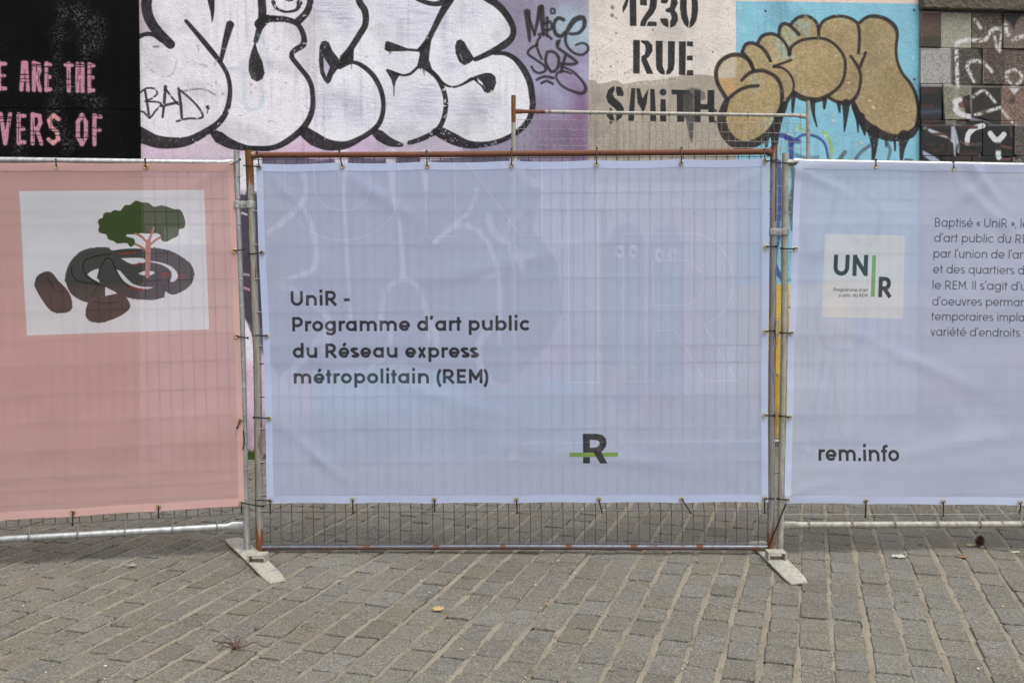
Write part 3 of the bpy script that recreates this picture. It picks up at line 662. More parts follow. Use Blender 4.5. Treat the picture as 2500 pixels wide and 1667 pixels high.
gk([(1000, 190), (1060, 145), (1130, 135), (1220, 160), (1290, 220), (1310, 290), (1300, 400), (1310, 500), (1350, 600), (1420, 690), (1465, 790), (1485, 920), (1470, 1030)], [26, 26, 28, 32, 34, 26, 22, 22, 24, 26, 26, 28, 34])
gk([(430, 440), (440, 390), (520, 335), (640, 315), (740, 330), (830, 400), (880, 490), (880, 600), (850, 690), (780, 760), (680, 815), (600, 820), (520, 800), (470, 765)], [30, 26, 22, 22, 22, 22, 24, 24, 24, 26, 36, 44, 44, 40])
gk([(440, 495), (365, 522), (300, 548)], [20, 18, 26]); gk([(300, 548), (370, 560), (430, 610), (460, 680), (455, 750), (420, 810), (390, 850)], [24, 18, 18, 18, 18, 30, 40])
gk([(930, 465), (970, 520), (1005, 590), (1010, 660), (990, 760), (940, 830), (880, 850), (800, 830), (750, 800)], [24, 24, 24, 24, 24, 34, 36, 26, 26])
gk([(1050, 435), (1005, 550)], 24)
gk([(950, 850), (1000, 960), (1080, 1050), (1200, 1112), (1310, 1132), (1420, 1100), (1480, 1030)], [40, 60, 80, 70, 56, 66, 36])
BK2 = (0.14, 0.12, 0.13)
for pts, ww in [([(460, 780), (452, 920)], [40, 18]), ([(615, 830), (625, 940), (652, 1040)], [50, 24, 10]), ([(715, 820), (712, 890)], [40, 18]), ([(830, 845), (838, 920)], [36, 16]), ([(890, 850), (885, 980), (875, 1080)], [70, 32, 8]), ([(960, 880), (982, 980), (990, 1085)], [50, 26, 10]), ([(1010, 960), (1045, 1105)], [70, 14]),
                ([(1115, 1080), (1122, 1200), (1110, 1315)], [100, 50, 22]), ([(1365, 1120), (1350, 1220), (1343, 1320)], [100, 46, 18]), ([(1218, 1120), (1220, 1200)], [26, 14]), ([(1290, 1130), (1292, 1235)], [24, 12]), ([(380, 870), (330, 1000), (312, 1190)], [60, 70, 34]), ([(300, 1080), (290, 1200)], [60, 20]), ([(240, 1140), (235, 1205)], [40, 16])]:
    gk(pts, ww, BK2)
for pts, ww, c in [([(360, 1110), (430, 1140), (440, 1290)], 40, NAV), ([(440, 1190), (530, 1110), (640, 1120), (715, 1180), (745, 1300)], 22, NAV), ([(400, 1130), (500, 1160)], 40, NAV), ([(700, 1080), (745, 1130), (770, 1230), (760, 1300)], 24, (0.62, 0.72, 0.30)), ([(500, 1040), (560, 1080)], 26, (0.62, 0.72, 0.42)),
                   ([(970, 1305), (1010, 1250), (1085, 1195)], 28, (0.30, 0.36, 0.38)), ([(1225, 1170), (1252, 1230), (1235, 1310)], 24, (0.30, 0.36, 0.38)), ([(880, 1250), (835, 1310)], 34, (0.26, 0.32, 0.34)), ([(580, 1300), (660, 1290)], 30, (0.40, 0.50, 0.55)), ([(1380, 1310), (1430, 1315)], 24, (0.25, 0.28, 0.3)), ([(480, 1270), (560, 1300)], 30, (0.34, 0.45, 0.5))]:
    gk(pts, ww, c, 0.75)
for p in [(775, 940), (778, 985), (970, 1180), (1015, 1170), (1075, 1225), (600, 1220), (410, 1095), (480, 1060), (1305, 1165), (720, 1110), (1385, 905), (1080, 825), (1110, 880)]:
    mu.stroke(Z(4, [p, (p[0] + 10, p[1] + 6)]), random.uniform(2.5, 6), (0.86, 0.80, 0.70), 0.85, 2)
mu.poly(Z(4, [(0, 20), (1500, 30), (1500, 1320), (0, 1320)]), (0.90, 0.93, 0.94), 0.5, 2, tex=np.clip((vnoise(H_, W__, 300, 41, 2) - 0.86) * 20, 0, 1))
for p in [(228, 92), (1447, 85), (1448, 650)]: mu.stroke(Z(4, [p, (p[0] + 2, p[1] + 2)]), 5, (0.2, 0.2, 0.2), 0.85, 3)
mu.stroke([(2240, 190), (2230, 205), (2246, 213), (2236, 228), (2247, 240)], 1.2, (0.25, 0.35, 0.38), 0.7, 1)
# hairline where two renders meet, cracks, splashes at the foot of the wall
mu.stroke([(766.5, -400), (768, 1130)], 1.2, (0.60, 0.55, 0.62), 0.5, 2)
for x0, y0 in [(400, 700), (455, 940), (360, 830), (1125, 340), (1350, 1000), (1600, 640)]:
    pts = [(x0, y0)]
    for k in range(7): pts.append((pts[-1][0] + random.uniform(-8, 8), pts[-1][1] + random.uniform(10, 28)))
    mu.stroke(pts, 1.3, (0.38, 0.35, 0.33), 0.55, 1.5)
dirtb = np.clip((0.45 - np.linspace(0, WTOP, H_)[:, None]) * 4, 0, 1) * np.clip(n_med * 1.8 - 0.3, 0, 1)
mu.c[:] = mu.c * (1 - 0.55 * dirtb[..., None]) + np.array((0.30, 0.27, 0.24)) * 0.55 * dirtb[..., None]
stk = np.repeat(vnoise(H_ // 20 + 1, W__, 420, 55, 3), 20, axis=0)[:H_]; gr_ = np.clip((stk - 0.55) * 5, 0, 1) * np.clip((n_big - 0.40) * 4, 0, 1)
mu.c[:] = mu.c * (1 - 0.08 * gr_[..., None])
bl_ = np.clip((vnoise(H_, W__, 34, 56, 4) - 0.56) * 5, 0, 1); mu.c[:] = mu.c * (1 - 0.10 * bl_[..., None])
# paint chips down to grey cement
chip = np.clip((vnoise(H_, W__, 260, 51, 3) - 0.80) * 25, 0, 1) * np.clip((n_big - 0.45) * 5, 0, 1)
mu.c[:] = mu.c * (1 - 0.7 * chip[..., None]) + np.array((0.62, 0.59, 0.54)) * 0.7 * chip[..., None]
mottle = (n_fine - 0.5) * 0.07 + (n_big - 0.5) * 0.10 + (n_med - 0.5) * 0.07 + (n_px - .5) * 0.06
mu.c[:] = np.clip(mu.c * (1 + mottle[..., None]), 0, 1)
IMG_MURAL = mu.image('mural_paint')

# paint on the black boards and white marks on the tiles: same wall metres, own rasters with alpha
bo = Canvas(WALL, WU0, float(WALL.uv([(345, 300)])[0, 0]) + 0.02, 0.8, WTOP, 300, 0.03, base=(0.030, 0.026, 0.024))
bh, bw = bo.h, bo.w
g_f = vnoise(bh, bw, 260, 61, 2); g_b = vnoise(bh, bw, 8, 62, 3); g_s = np.tile(vnoise(8, bw, 120, 63, 2)[3:4], (bh, 1))
bo.c[:] = np.clip(bo.c * (0.6 + 0.8 * g_s[..., None]) + (g_b[..., None] - .5) * np.array((0.03, 0.022, 0.018)), 0.008, 1)
haze_t = np.clip((g_f - 0.48) * 5, 0, 1)
for pts, ww in [([(485, -60), (490, 150), (480, 280)], 14), ([(660, -60), (665, 150), (690, 300), (690, 480)], [16, 26, 28, 20]), ([(440, 270), (540, 300)], 18), ([(460, 330), (460, 800), (440, 900)], [14, 30, 40]), ([(560, 700), (800, 850)], 40), ([(560, 100), (800, 200), (760, 400)], 40), ([(480, 1000), (560, 1200)], 40), ([(180, 1100), (150, 1290)], 30)]:
    bo.stroke(Z(1, pts), ww, (0.34, 0.33, 0.34), 0.75, 26, tex=haze_t)
bo.poly(rect(-500, -300, 345, 700), (0.35, 0.34, 0.35), 0.5, 2, tex=np.clip((vnoise(bh, bw, 420, 64, 1) - 0.84) * 14, 0, 1) * np.clip((g_b - .45) * 6, 0, 1))
PK = (0.76, 0.53, 0.62)
crk = 1.0 - np.clip((np.abs(vnoise(bh, bw, 120, 66, 2) - 0.5) < 0.012).astype(np.float32), 0, 1)
LET = {'A': ([(0.0, 0), (0.3, 1), (0.7, 1), (1.0, 0)], [(0.2, 0.38), (0.8, 0.38)]), 'R': ([(0.1, 0), (0.1, 1), (0.75, 0.95), (0.85, 0.72), (0.6, 0.52), (0.2, 0.5)], [(0.5, 0.5), (0.95, 0)]), 'E': ([(0.15, 0), (0.15, 1)], [(0.15, 0.95), (0.9, 0.95)], [(0.15, 0.5), (0.75, 0.5)], [(0.15, 0.04), (0.9, 0.04)]),
       'T': ([(0.5, 0), (0.5, 1)], [(0.02, 0.95), (0.98, 0.95)]), 'H': ([(0.12, 0), (0.12, 1)], [(0.9, 0), (0.9, 1)], [(0.1, 0.5), (0.9, 0.5)]), 'V': ([(0.0, 1), (0.45, 0), (0.95, 1)],), 'S': ([(0.95, 0.85), (0.5, 0.98), (0.1, 0.8), (0.3, 0.55), (0.8, 0.42), (0.92, 0.15), (0.45, 0.02), (0.05, 0.15)],), 'O': ([(0.5, 1), (0.08, 0.75), (0.08, 0.25), (0.5, 0), (0.92, 0.25), (0.92, 0.75), (0.5, 1)],), 'F': ([(0.15, 0), (0.15, 1)], [(0.15, 0.95), (0.95, 0.95)], [(0.15, 0.5), (0.8, 0.5)]),
       'W': ([(0.0, 1), (0.25, 0), (0.5, 0.8), (0.75, 0), (1.0, 1)],), 'L': ([(0.15, 1), (0.15, 0)], [(0.15, 0.04), (0.9, 0.04)])}
def stencil_word(items, y0, y1, slant):
    for ch, a, b in items:
        lw = 34 / K
        bo2 = LET[ch]
        for ln in bo2:
            P = [(a + 17 + (b - a - 34) * x, y1 - 17 - (y1 - y0 - 34) * y + slant * (a + (b - a) * x)) for x, y in ln]
            q = Z(1, P)
            for i in range(len(q) - 1):
                bo.stroke([q[i], q[i + 1]], lw * (1.12 if ch in 'AVSO' else 1.05), (0.45, 0.34, 0.38), 0.5, 9)
            for i in range(len(q) - 1):
                bo.stroke([q[i], q[i + 1]], lw, PK if ch != 'S' else (0.82, 0.60, 0.60), 0.97, 1.4, tex=crk)
        for k in range(3):
            yy = random.uniform(y0 + 15, y1 - 15)
            bo.stroke(Z(1, [(a, yy), ((a + b) / 2, yy + random.uniform(-6, 6)), (b, yy + random.uniform(-8, 8))]), random.uniform(1.0, 2.0), (0.05, 0.045, 0.045), 0.95, 1)
        xx = random.uniform(a + 25, b - 25)
        bo.stroke(Z(1, [(xx, y0 + random.uniform(20, 90)), (xx + random.uniform(-8, 8), y1 - random.uniform(10, 80))]), 1.2, (0.05, 0.045, 0.045), 0.9, 1)
stencil_word([('W', -170, -65), ('E', -35, 66), ('A', 158, 245), ('R', 255, 348), ('E', 358, 432), ('T', 520, 606), ('H', 612, 698), ('E', 710, 786)], 496, 752, 0.02)
stencil_word([('L', -330, -240), ('O', -215, -120), ('V', -10, 105), ('E', 128, 225), ('R', 243, 362), ('S', 378, 502), ('O', 616, 728), ('F', 748, 845)], 920, 1192, 0.012)
IMG_BOARD = bo.image('board_paint')

ti = Canvas(WALL, float(WALL.uv([(2200, 300)])[0, 0]), WU1, 0.0, WTOP, 300, 0.03, base=(0.9, 0.9, 0.9))
ti.a[:] = 0
t_f = vnoise(ti.h, ti.w, 160, 71, 3)
tm = np.clip((t_f - 0.30) * 3.5, 0, 1)
def Q(pts): return [(2200 + x / 3.92, y / 3.92) for x, y in pts]
tg = np.clip(0.80 + (vnoise(ti.h, ti.w, 420, 72, 2) - .5) * 1.3, 0, 1)
tspk = np.clip((vnoise(ti.h, ti.w, 520, 73, 2) - 0.50) * 7, 0, 1)
def tp(pts, col, a=1.0, soft=3, tex=None): ti.poly(Q(pts), col, a, soft, tex=tex)
def tq(pts, w_, col, a=1.0, soft=3, tex=None): ti.stroke(Q(pts), w_ / 3.92, col, a, soft, tex=tex)
TK = (0.085, 0.085, 0.10); TRD = (0.40, 0.24, 0.20); TW = (0.86, 0.86, 0.87); TB = (0.25, 0.19, 0.14)
# row 1
tp([(190, 125), (380, 125), (380, 458), (190, 458)], (0.36, 0.27, 0.23), .9); tp([(190, 360), (380, 355), (380, 458), (190, 458)], (0.27, 0.25, 0.18), .8, 6)
for k in range(16): tq([(random.uniform(200, 370), random.uniform(215, 350)), (random.uniform(200, 370), random.uniform(215, 350))], 4, (0.50, 0.43, 0.38), .6, 2)
tp([(382, 130), (672, 130), (672, 460), (382, 460)], (0.66, 0.65, 0.56), .95, 3, tg)
for c_ in ((455, 215, 60), (610, 240, 60), (560, 330, 45), (430, 400, 40)): tq([(c_[0] + c_[2] * math.cos(t), c_[1] + c_[2] * math.sin(t)) for t in np.linspace(0, 5.2, 12)], 6, (0.56, 0.60, 0.60), .6, 4)
tp([(676, 130), (968, 130), (968, 465), (676, 465)], (0.29, 0.22, 0.16), .95, 3, tg); tp([(972, 130), (1400, 130), (1400, 465), (972, 465)], (0.44, 0.36, 0.31), .95, 3, tg)
tp([(975, 140), (1160, 135), (1100, 200), (1060, 290), (1035, 230), (975, 190)], (0.05, 0.045, 0.04), 1, 6); tp([(540, 500), (560, 495)] + [(560, 500)], TK, 0)
# row 2
tp([(192, 465), (476, 465), (476, 826), (192, 826)], (0.66, 0.655, 0.63), .95, 3, tg)
for c_ in ((260, 560, 40), (420, 560, 40), (260, 730, 40), (410, 760, 40), (340, 640, 30)): tq([(c_[0] + c_[2] * math.cos(t), c_[1] + c_[2] * math.sin(t)) for t in np.linspace(0, 6.2, 12)], 5, (0.50, 0.50, 0.48), .7, 3)
tp([(486, 465), (776, 465), (776, 826), (486, 826)], (0.20, 0.17, 0.14), .95, 3); tp([(486, 465), (776, 465), (776, 826), (486, 826)], (0.62, 0.59, 0.55), .8, 3, tspk)
tp([(730, 470), (776, 470), (776, 570)], TK, 1, 3)
tp([(784, 465), (984, 465), (984, 826), (784, 826)], (0.22, 0.16, 0.13), .95, 3, tg); tp([(784, 470), (984, 470), (984, 640), (784, 610)], (0.36, 0.20, 0.14), .6, 14, tspk)
tp([(992, 465), (1400, 465), (1400, 826), (992, 826)], (0.33, 0.25, 0.19), .95, 3, tg)
# row 3
tp([(186, 835), (390, 835), (420, 1200), (186, 1200)], TK, 1, 3)
tq([(190, 865), (330, 870)], 55, TRD, .9, 4, tg); tq([(190, 1015), (310, 1018)], 34, TRD, .95, 3, tg); tq([(190, 1170), (340, 1150)], 50, TRD, .95, 3, tg); tq([(200, 1075), (370, 1068)], 50, (0.50, 0.54, 0.64), .8, 22)
tp([(395, 838), (650, 838), (640, 905), (500, 975), (560, 1080), (600, 1130), (520, 1192), (432, 1190), (405, 1060), (388, 930)], (0.47, 0.465, 0.37), .95, 3, tg)
tp([(560, 940), (650, 905), (660, 1070), (740, 1140), (860, 1200), (620, 1200), (600, 1050)], TK, 1, 3)
tq([(520, 850), (520, 1100), (530, 1190)], 55, (0.70, 0.71, 0.66), .7, 10, tg)
tq([(505, 980), (560, 960), (510, 1050), (590, 1110), (665, 1120)], 50, TW, .95, 3); tq([(570, 1010), (630, 1000)], 60, TRD, .95, 3, tg); tq([(540, 1180), (600, 1150)], 36, TRD, .95, 3, tg); tq([(600, 960), (612, 990)], 44, TRD, .95, 3)
tp([(668, 838), (956, 838), (956, 1198), (880, 1195), (680, 1110)], (0.17, 0.155, 0.125), 1, 3); tp([(668, 838), (956, 838), (956, 1198), (880, 1195), (680, 1110)], (0.45, 0.43, 0.36), .55, 3, tspk)
tp([(962, 838), (1400, 838), (1400, 1200), (962, 1200)], (0.45, 0.335, 0.28), .95, 3, tg); tp([(1030, 845), (1140, 845), (1085, 910)], TW, .9, 4); tp([(1030, 960), (1065, 920), (1100, 965), (1065, 1000)], (0.20, 0.15, 0.12), .8, 8)
# row 4
tp([(186, 1206), (1076, 1206), (1076, 1560), (186, 1560)], TK, 1, 3)
tp([(470, 1210), (520, 1210), (560, 1400), (555, 1470), (500, 1500), (490, 1380), (440, 1330), (300, 1290), (200, 1230), (230, 1215), (420, 1290), (470, 1330)], (0.78, 0.80, 0.84), .95, 5)
tp([(200, 1440), (320, 1500), (390, 1555), (290, 1555), (200, 1490)], (0.72, 0.75, 0.82), .95, 4)
tq([(630, 1370), (640, 1290), (700, 1230), (780, 1205)], 52, TW, 1, 3); tq([(850, 1280), (915, 1350), (980, 1290)], 54, TW, 1, 3); tq([(925, 1340), (928, 1510)], 54, (0.84, 0.86, 0.86), 1, 4)
tp([(780, 1370), (1060, 1370), (1060, 1440), (790, 1440)], (0.13, 0.11, 0.10), .9, 8)
tq([(240, 1300), (260, 1215), (460, 1225)], 28, TRD, .9, 3, tg); tq([(290, 1290), (430, 1290), (455, 1350), (460, 1440), (440, 1520)], 26, TRD, .9, 3, tg); tq([(250, 1385), (300, 1390)], 24, TRD, .9, 3); tq([(300, 1450), (380, 1430), (390, 1400)], 34, TRD, .9, 3, tg)
tq([(570, 1360), (640, 1385), (760, 1380)], 32, (0.52, 0.42, 0.38), .9, 3, tg); tq([(520, 1225), (720, 1220)], 26, (0.38, 0.25, 0.23), .85, 3); tq([(1040, 1225), (1055, 1310)], 26, (0.45, 0.33, 0.29), .9, 3); tq([(960, 1400), (1050, 1420)], 26, (0.52, 0.36, 0.32), .9, 3); tq([(960, 1530), (1040, 1525)], 26, (0.58, 0.40, 0.36), .9, 3)
tp([(545, 1370), (570, 1375), (545, 1450), (515, 1460), (515, 1400)], (0.42, 0.42, 0.40), .9, 4, tg)
tp([(520, 1480), (600, 1435), (700, 1440), (760, 1480), (775, 1555), (515, 1555)], (0.33, 0.26, 0.17), 1, 6, tg)
tp([(1080, 1215), (1400, 1215), (1400, 1560), (1080, 1560)], (0.22, 0.19, 0.15), .95, 3, tg)
# pale tag running over the tiles
for pts, ww in [([(540, 830), (530, 470), (560, 400), (640, 385), (800, 385), (850, 310), (900, 275), (960, 280)], 42), ([(985, 250), (1010, 340)], 44), ([(1060, 390), (1130, 360), (1200, 350)], 40), ([(705, 190), (760, 270)], 38), ([(890, 330), (930, 500), (960, 320)], 30), ([(700, 780), (630, 640), (680, 590), (760, 590), (860, 690)], 36), ([(1005, 700), (1080, 670), (1150, 720), (1140, 780), (1080, 820), (1010, 770), (1005, 700)], 34), ([(690, 930), (790, 870), (900, 980)], 30), ([(690, 1110), (850, 1060), (950, 1030)], 34), ([(970, 1060), (1080, 1190)], 30)]:
    tq(pts, ww, (0.88, 0.88, 0.87), 0.95, 6, tex=np.clip(tm * 1.4 + .25, 0, 1))
ti.c[:] = np.clip(ti.c, 0, 1) ** 1.45
ti.c[:] = np.clip(ti.c * (1 + (vnoise(ti.h, ti.w, 500, 74, 2) - .5)[..., None] * .35), 0, 1)
IMG_TILE = ti.image('tile_marks')

def uv_from_plane(me, cv, plane):
    """UVs in the plane's own metres."""
    n = len(me.vertices); co = np.empty(n * 3); me.vertices.foreach_get('co', co); co = co.reshape(-1, 3)
    r = co - plane.O; u = (r @ plane.U - cv.u0) / (cv.u1 - cv.u0); v = (r @ plane.V - cv.v0) / (cv.v1 - cv.v0)
    li = np.empty(len(me.loops), np.int32); me.loops.foreach_get('vertex_index', li)
    lay = me.uv_layers.new(name='UVMap'); lay.data.foreach_set('uv', np.stack([u[li], v[li]], 1).ravel())

def img_node(nt, img):
    t = nt.nodes.new('ShaderNodeTexImage'); t.image = img; t.extension = 'EXTEND'; t.interpolation = 'Cubic'; return t

# ------------------------------------------------------------------ wall, boards, tiles
m_wall, nt, b, _ = mat_new('painted_render')
t = img_node(nt, IMG_MURAL); nt.links.new(t.outputs[0], b.inputs['Base Color']); b.inputs['Roughness'].default_value = 0.75
b.inputs['Specular IOR Level'].default_value = 0.3
pos = nt.nodes.new('ShaderNodeNewGeometry').outputs['Position']
h = math_n(nt, 'ADD', noise(nt, pos, 75, 4, 0.6), math_n(nt, 'MULTIPLY', noise(nt, pos, 9, 3), 1.2))
bump(nt, b, h, 0.60, 0.008)

def wall_box(u0, u1, v0, v1, front, back, mat, name, parent, cv, nu=1, jitter=0):
    mb = MB()
    c = (Vector(WALL.at(u0, v0, front)) + Vector(WALL.at(u1, v1, back))) / 2
    mb.box(c, Vector(WALL.U) * (u1 - u0) / 2, Vector(WALL.N) * (front - back) / 2, Vector((0, 0, 1)) * (v1 - v0) / 2)
    o = mb.build(name, mat, parent, smooth=False)
    if cv is not None: uv_from_plane(o.data, cv, WALL)
    if jitter:
        md = o.modifiers.new('bevel', 'BEVEL'); md.width = jitter; md.segments = 2
    return o

wall_o = wall_box(WU0 - 6, WU1 + 6, -0.1, WTOP, 0.0, -0.35, m_wall, 'painted_wall', None, mu)
tag(wall_o, 'long rendered street wall with white bubble letters, stencilled street address and gold throw-up', 'wall')

m_board, nt, b, _ = mat_new('black_board_paint')
t = img_node(nt, IMG_BOARD); nt.links.new(t.outputs[0], b.inputs['Base Color']); b.inputs['Roughness'].default_value = 0.6; b.inputs['Specular IOR Level'].default_value = 0.08
mp = N(nt, 'ShaderNodeMapping'); mp.inputs['Scale'].default_value = (120, 120, 4)
nt.links.new(nt.nodes.new('ShaderNodeNewGeometry').outputs['Position'], mp.inputs[0])
bump(nt, b, noise(nt, mp.outputs[0], 1.0, 4), 0.25, 0.002)
ub = float(WALL.uv([(340, 200)], 0.03)[0, 0])
def vz(x, y): return float(WALL.uv([(x, y)], 0.03)[0, 1])
bp = empty('board_cladding', WALL.at(ub - 2.0, 0, 0.02), 'black boards with flaking pink stencilled words, fixed to the wall left of the white letters', 'cladding')
edges = [vz(170, 690), vz(170, 478), vz(170, 267), WTOP - 0.002]
for i in range(3):
    for j, (a, c_) in enumerate(((ub - 2.44, ub), (ub - 4.90, ub - 2.446))):
        o = wall_box(a, c_ , edges[i] + 0.004, edges[i + 1], 0.030 + 0.003 * ((i + j) % 2), 0.002, m_board, 'board', bp, bo, jitter=0.003)

# tiled wall right
m_tile, nt, b, _ = mat_new('weathered_tile')
oi = nt.nodes.new('ShaderNodeObjectInfo'); pos = nt.nodes.new('ShaderNodeNewGeometry').outputs['Position']
add = nt.nodes.new('ShaderNodeVectorMath'); add.operation = 'ADD'
cmb = nt.nodes.new('ShaderNodeCombineXYZ'); nt.links.new(math_n(nt, 'MULTIPLY', oi.outputs['Random'], 30.0), cmb.inputs[0])
nt.links.new(pos, add.inputs[0]); nt.links.new(cmb.outputs[0], add.inputs[1])
f1 = noise(nt, add.outputs[0], 45, 8, 0.75); f2 = noise(nt, add.outputs[0], 6, 4, 0.6)
dark = mixc(nt, ramp(nt, f1, [(0.40, 0.0), (0.50, 1.0)]), (0.06, 0.045, 0.035), oi.outputs['Color'])
dark = mixc(nt, ramp(nt, f2, [(0.50, 0.0), (0.7, 0.45)]), dark, (0.03, 0.026, 0.022))
t = img_node(nt, IMG_TILE)
c = mixc(nt, t.outputs[1], dark, t.outputs[0]); nt.links.new(c, b.inputs['Base Color'])
b.inputs['Roughness'].default_value = 0.6; bump(nt, b, f1, 0.6, 0.004)
ut = float(WALL.uv([(2248, 200)], 0.02)[0, 0])
tw = empty('tile_cladding', WALL.at(ut + 1, 0, 0), 'patchwork of weathered brown and grey tiles with painted marks, right of the blue field', 'cladding')
rowy = [30, 118, 211, 306, 398]
rv = [vz(2370, y) for y in rowy]; dv = rv[0] - rv[1]
xs0 = [[2248, 2297, 2372.5, 2448, 2523], [2248, 2322, 2398, 2452, 2528], [2248, 2300.5, 2370.5, 2445, 2520], [2248, 2333, 2398.8, 2474.7, 2550]]
pal = [[(0.23, 0.15, 0.11), (0.40, 0.39, 0.32), (0.19, 0.14, 0.10), (0.17, 0.13, 0.11), (0.2, 0.15, 0.12)], [(0.48, 0.47, 0.44), (0.26, 0.23, 0.20), (0.15, 0.09, 0.06), (0.18, 0.13, 0.10), (0.2, 0.15, 0.1)],
       [(0.05, 0.045, 0.05), (0.33, 0.32, 0.25), (0.13, 0.11, 0.09), (0.30, 0.20, 0.16), (0.2, 0.15, 0.12)], [(0.05, 0.045, 0.05), (0.06, 0.05, 0.05), (0.05, 0.04, 0.035), (0.16, 0.13, 0.10), (0.2, 0.16, 0.12)]]
r = 0; vt = rv[0]
while vt > 0.06:
    xs = [float(WALL.uv([(x, rowy[min(r, 3)])], 0.03)[0, 0]) for x in xs0[r % 4]]
    while xs[-1] < xs[0] + 2.6: xs.append(xs[-1] + random.uniform(0.22, 0.30))
    vb = max(0.004, vt - dv)
    for k in range(len(xs) - 1):
        fr = 0.026 + random.uniform(0, 0.012) + (0.012 if (r + k) % 3 == 0 else 0)
        a, c_ = xs[k] + 0.0025, xs[k + 1] - 0.0025
        mb = MB(); hh = vt - vb - 0.005; ww = c_ - a
        style = (r * 3 + k) % 7 if r >= 2 else 0
        prof = [(0, 0), (ww, 0), (ww, hh), (0, hh)]
        if style == 3: prof = [(0.03, 0), (ww - 0.03, 0), (ww, 0.04), (ww, hh), (0, hh), (0, 0.06)]
        if style == 5: prof = [(0.02, 0.0), (ww, 0.05), (ww, hh), (0, hh), (0, 0.02)]
        if style == 1: prof = [(0, 0.05), (ww * 0.6, 0.0), (ww, 0.0), (ww, hh), (0, hh)]
        n_ = len(prof); vs_ = [WALL.at(a + x, vb + y, fr) for x, y in prof] + [WALL.at(a + x, vb + y, 0.002) for x, y in prof]
        mb.add(vs_, [tuple(range(n_))] + [tuple(range(n_, 2 * n_))[::-1]] + [(i, (i + 1) % n_, n_ + (i + 1) % n_, n_ + i) for i in range(n_)])
        o = mb.build('tile', m_tile, tw, smooth=False); uv_from_plane(o.data, ti, WALL)
        md = o.modifiers.new('bevel', 'BEVEL'); md.width = 0.003; md.segments = 1
        cc = tuple(x_ * .8 for x_ in pal[r % 4][k]) if (r < 4 and k < 5) else random.choice([(0.23, 0.15, 0.11), (0.38, 0.36, 0.31), (0.16, 0.11, 0.08), (0.30, 0.22, 0.18), (0.08, 0.07, 0.07), (0.34, 0.20, 0.18)])
        o.color = (*cc, 1)
    vt = vb; r += 1
m_ledge = simple('mossy_concrete', (0.115, 0.098, 0.075), 0.9, bscale=26, bstr=1.0, bdist=0.04, var=0.8, vscale=14)
led = wall_box(ut - 0.02, ut + 3.0, vz(2370, 28), vz(2370, -12), 0.10, 0.002, m_ledge, 'stone_ledge', None, None, jitter=0.012)
tag(led, 'dark mossy stone ledge above the patchwork of tiles', 'ledge')
wall_box(ut + 0.0, ut + 3.0, vz(2370, -12) + 0.003, WTOP - 0.001, 0.05, 0.002, m_ledge, 'upper_stone', led, None)

# ------------------------------------------------------------------ ground and paving
m_sand, nt, b, _ = mat_new('joint_sand')
pos = nt.nodes.new('ShaderNodeNewGeometry').outputs['Position']
f1 = noise(nt, pos, 260, 4, 0.7); f2 = noise(nt, pos, 2.2, 5, 0.6); f3 = noise(nt, pos, 12, 4, 0.6)
c = ramp(nt, f1, [(0.3, (0.13, 0.114, 0.090)), (0.5, (0.245, 0.215, 0.163)), (0.75, (0.39, 0.35, 0.28))])
c = mixc(nt, ramp(nt, f2, [(0.42, 0.0), (0.65, 0.65)]), c, (0.13, 0.11, 0.085))
c = mixc(nt, ramp(nt, f3, [(0.58, 0.0), (0.66, 0.65)]), c, (0.075, 0.078, 0.035))
nt.links.new(c, b.inputs['Base Color']); b.inputs['Roughness'].default_value = 0.95
bump(nt, b, f1, 0.8, 0.004)

def paver_mat(name, attr):
    m, nt, b, _ = mat_new(name)
    pos = nt.nodes.new('ShaderNodeNewGeometry').outputs['Position']
    if attr:
        at = nt.nodes.new('ShaderNodeAttribute'); at.attribute_name = 'tone'; rnd = at.outputs['Fac']
    else: rnd = nt.nodes.new('ShaderNodeObjectInfo').outputs['Random']
    tone = ramp(nt, rnd, [(0.0, (0.116, 0.110, 0.093)), (0.25, (0.146, 0.140, 0.120)), (0.5, (0.132, 0.129, 0.117)), (0.75, (0.138, 0.127, 0.104)), (1.0, (0.152, 0.148, 0.135))])
    g1 = noise(nt, pos, 210, 4, 0.8); g2 = noise(nt, pos, 28, 5, 0.65); g3 = noise(nt, pos, 1.1, 3, 0.5)
    sp = ramp(nt, g1, [(0.32, 0.38), (0.45, 0.90), (0.55, 1.12), (0.66, 2.3)])
    c = mixc(nt, 1.0, tone, sp, 'MULTIPLY')
    c = mixc(nt, 1.0, c, ramp(nt, noise(nt, pos, 95, 2, 0.6), [(0.36, 0.72), (0.5, 1.0), (0.64, 1.38)]), 'MULTIPLY')
    c = mixc(nt, ramp(nt, noise(nt, pos, 5.5, 5, 0.7), [(0.60, 0.0), (0.68, 0.45)]), c, (0.075, 0.070, 0.058))
    c = mixc(nt, 1.0, c, ramp(nt, g2, [(0.25, 0.82), (0.75, 1.20)]), 'MULTIPLY')
    c = mixc(nt, 1.0, c, ramp(nt, g3, [(0.35, (0.93, 0.89, 0.85)), (0.65, (1.05, 1.05, 1.03))]), 'MULTIPLY')
    dust = ramp(nt, noise(nt, pos, 9, 6, 0.7), [(0.55, 0.0), (0.75, 0.38)])
    c = mixc(nt, dust, c, (0.25, 0.218, 0.165))
    nt.links.new(c, b.inputs['Base Color']); b.inputs['Roughness'].default_value = 0.85
    b.inputs['Specular IOR Level'].default_value = 0.25
    bump(nt, b, math_n(nt, 'ADD', g1, math_n(nt, 'MULTIPLY', g2, 2.0)), 0.55, 0.004)
    return m
m_pav, m_pavf = paver_mat('granite_sett', False), paver_mat('granite_sett_field', True)

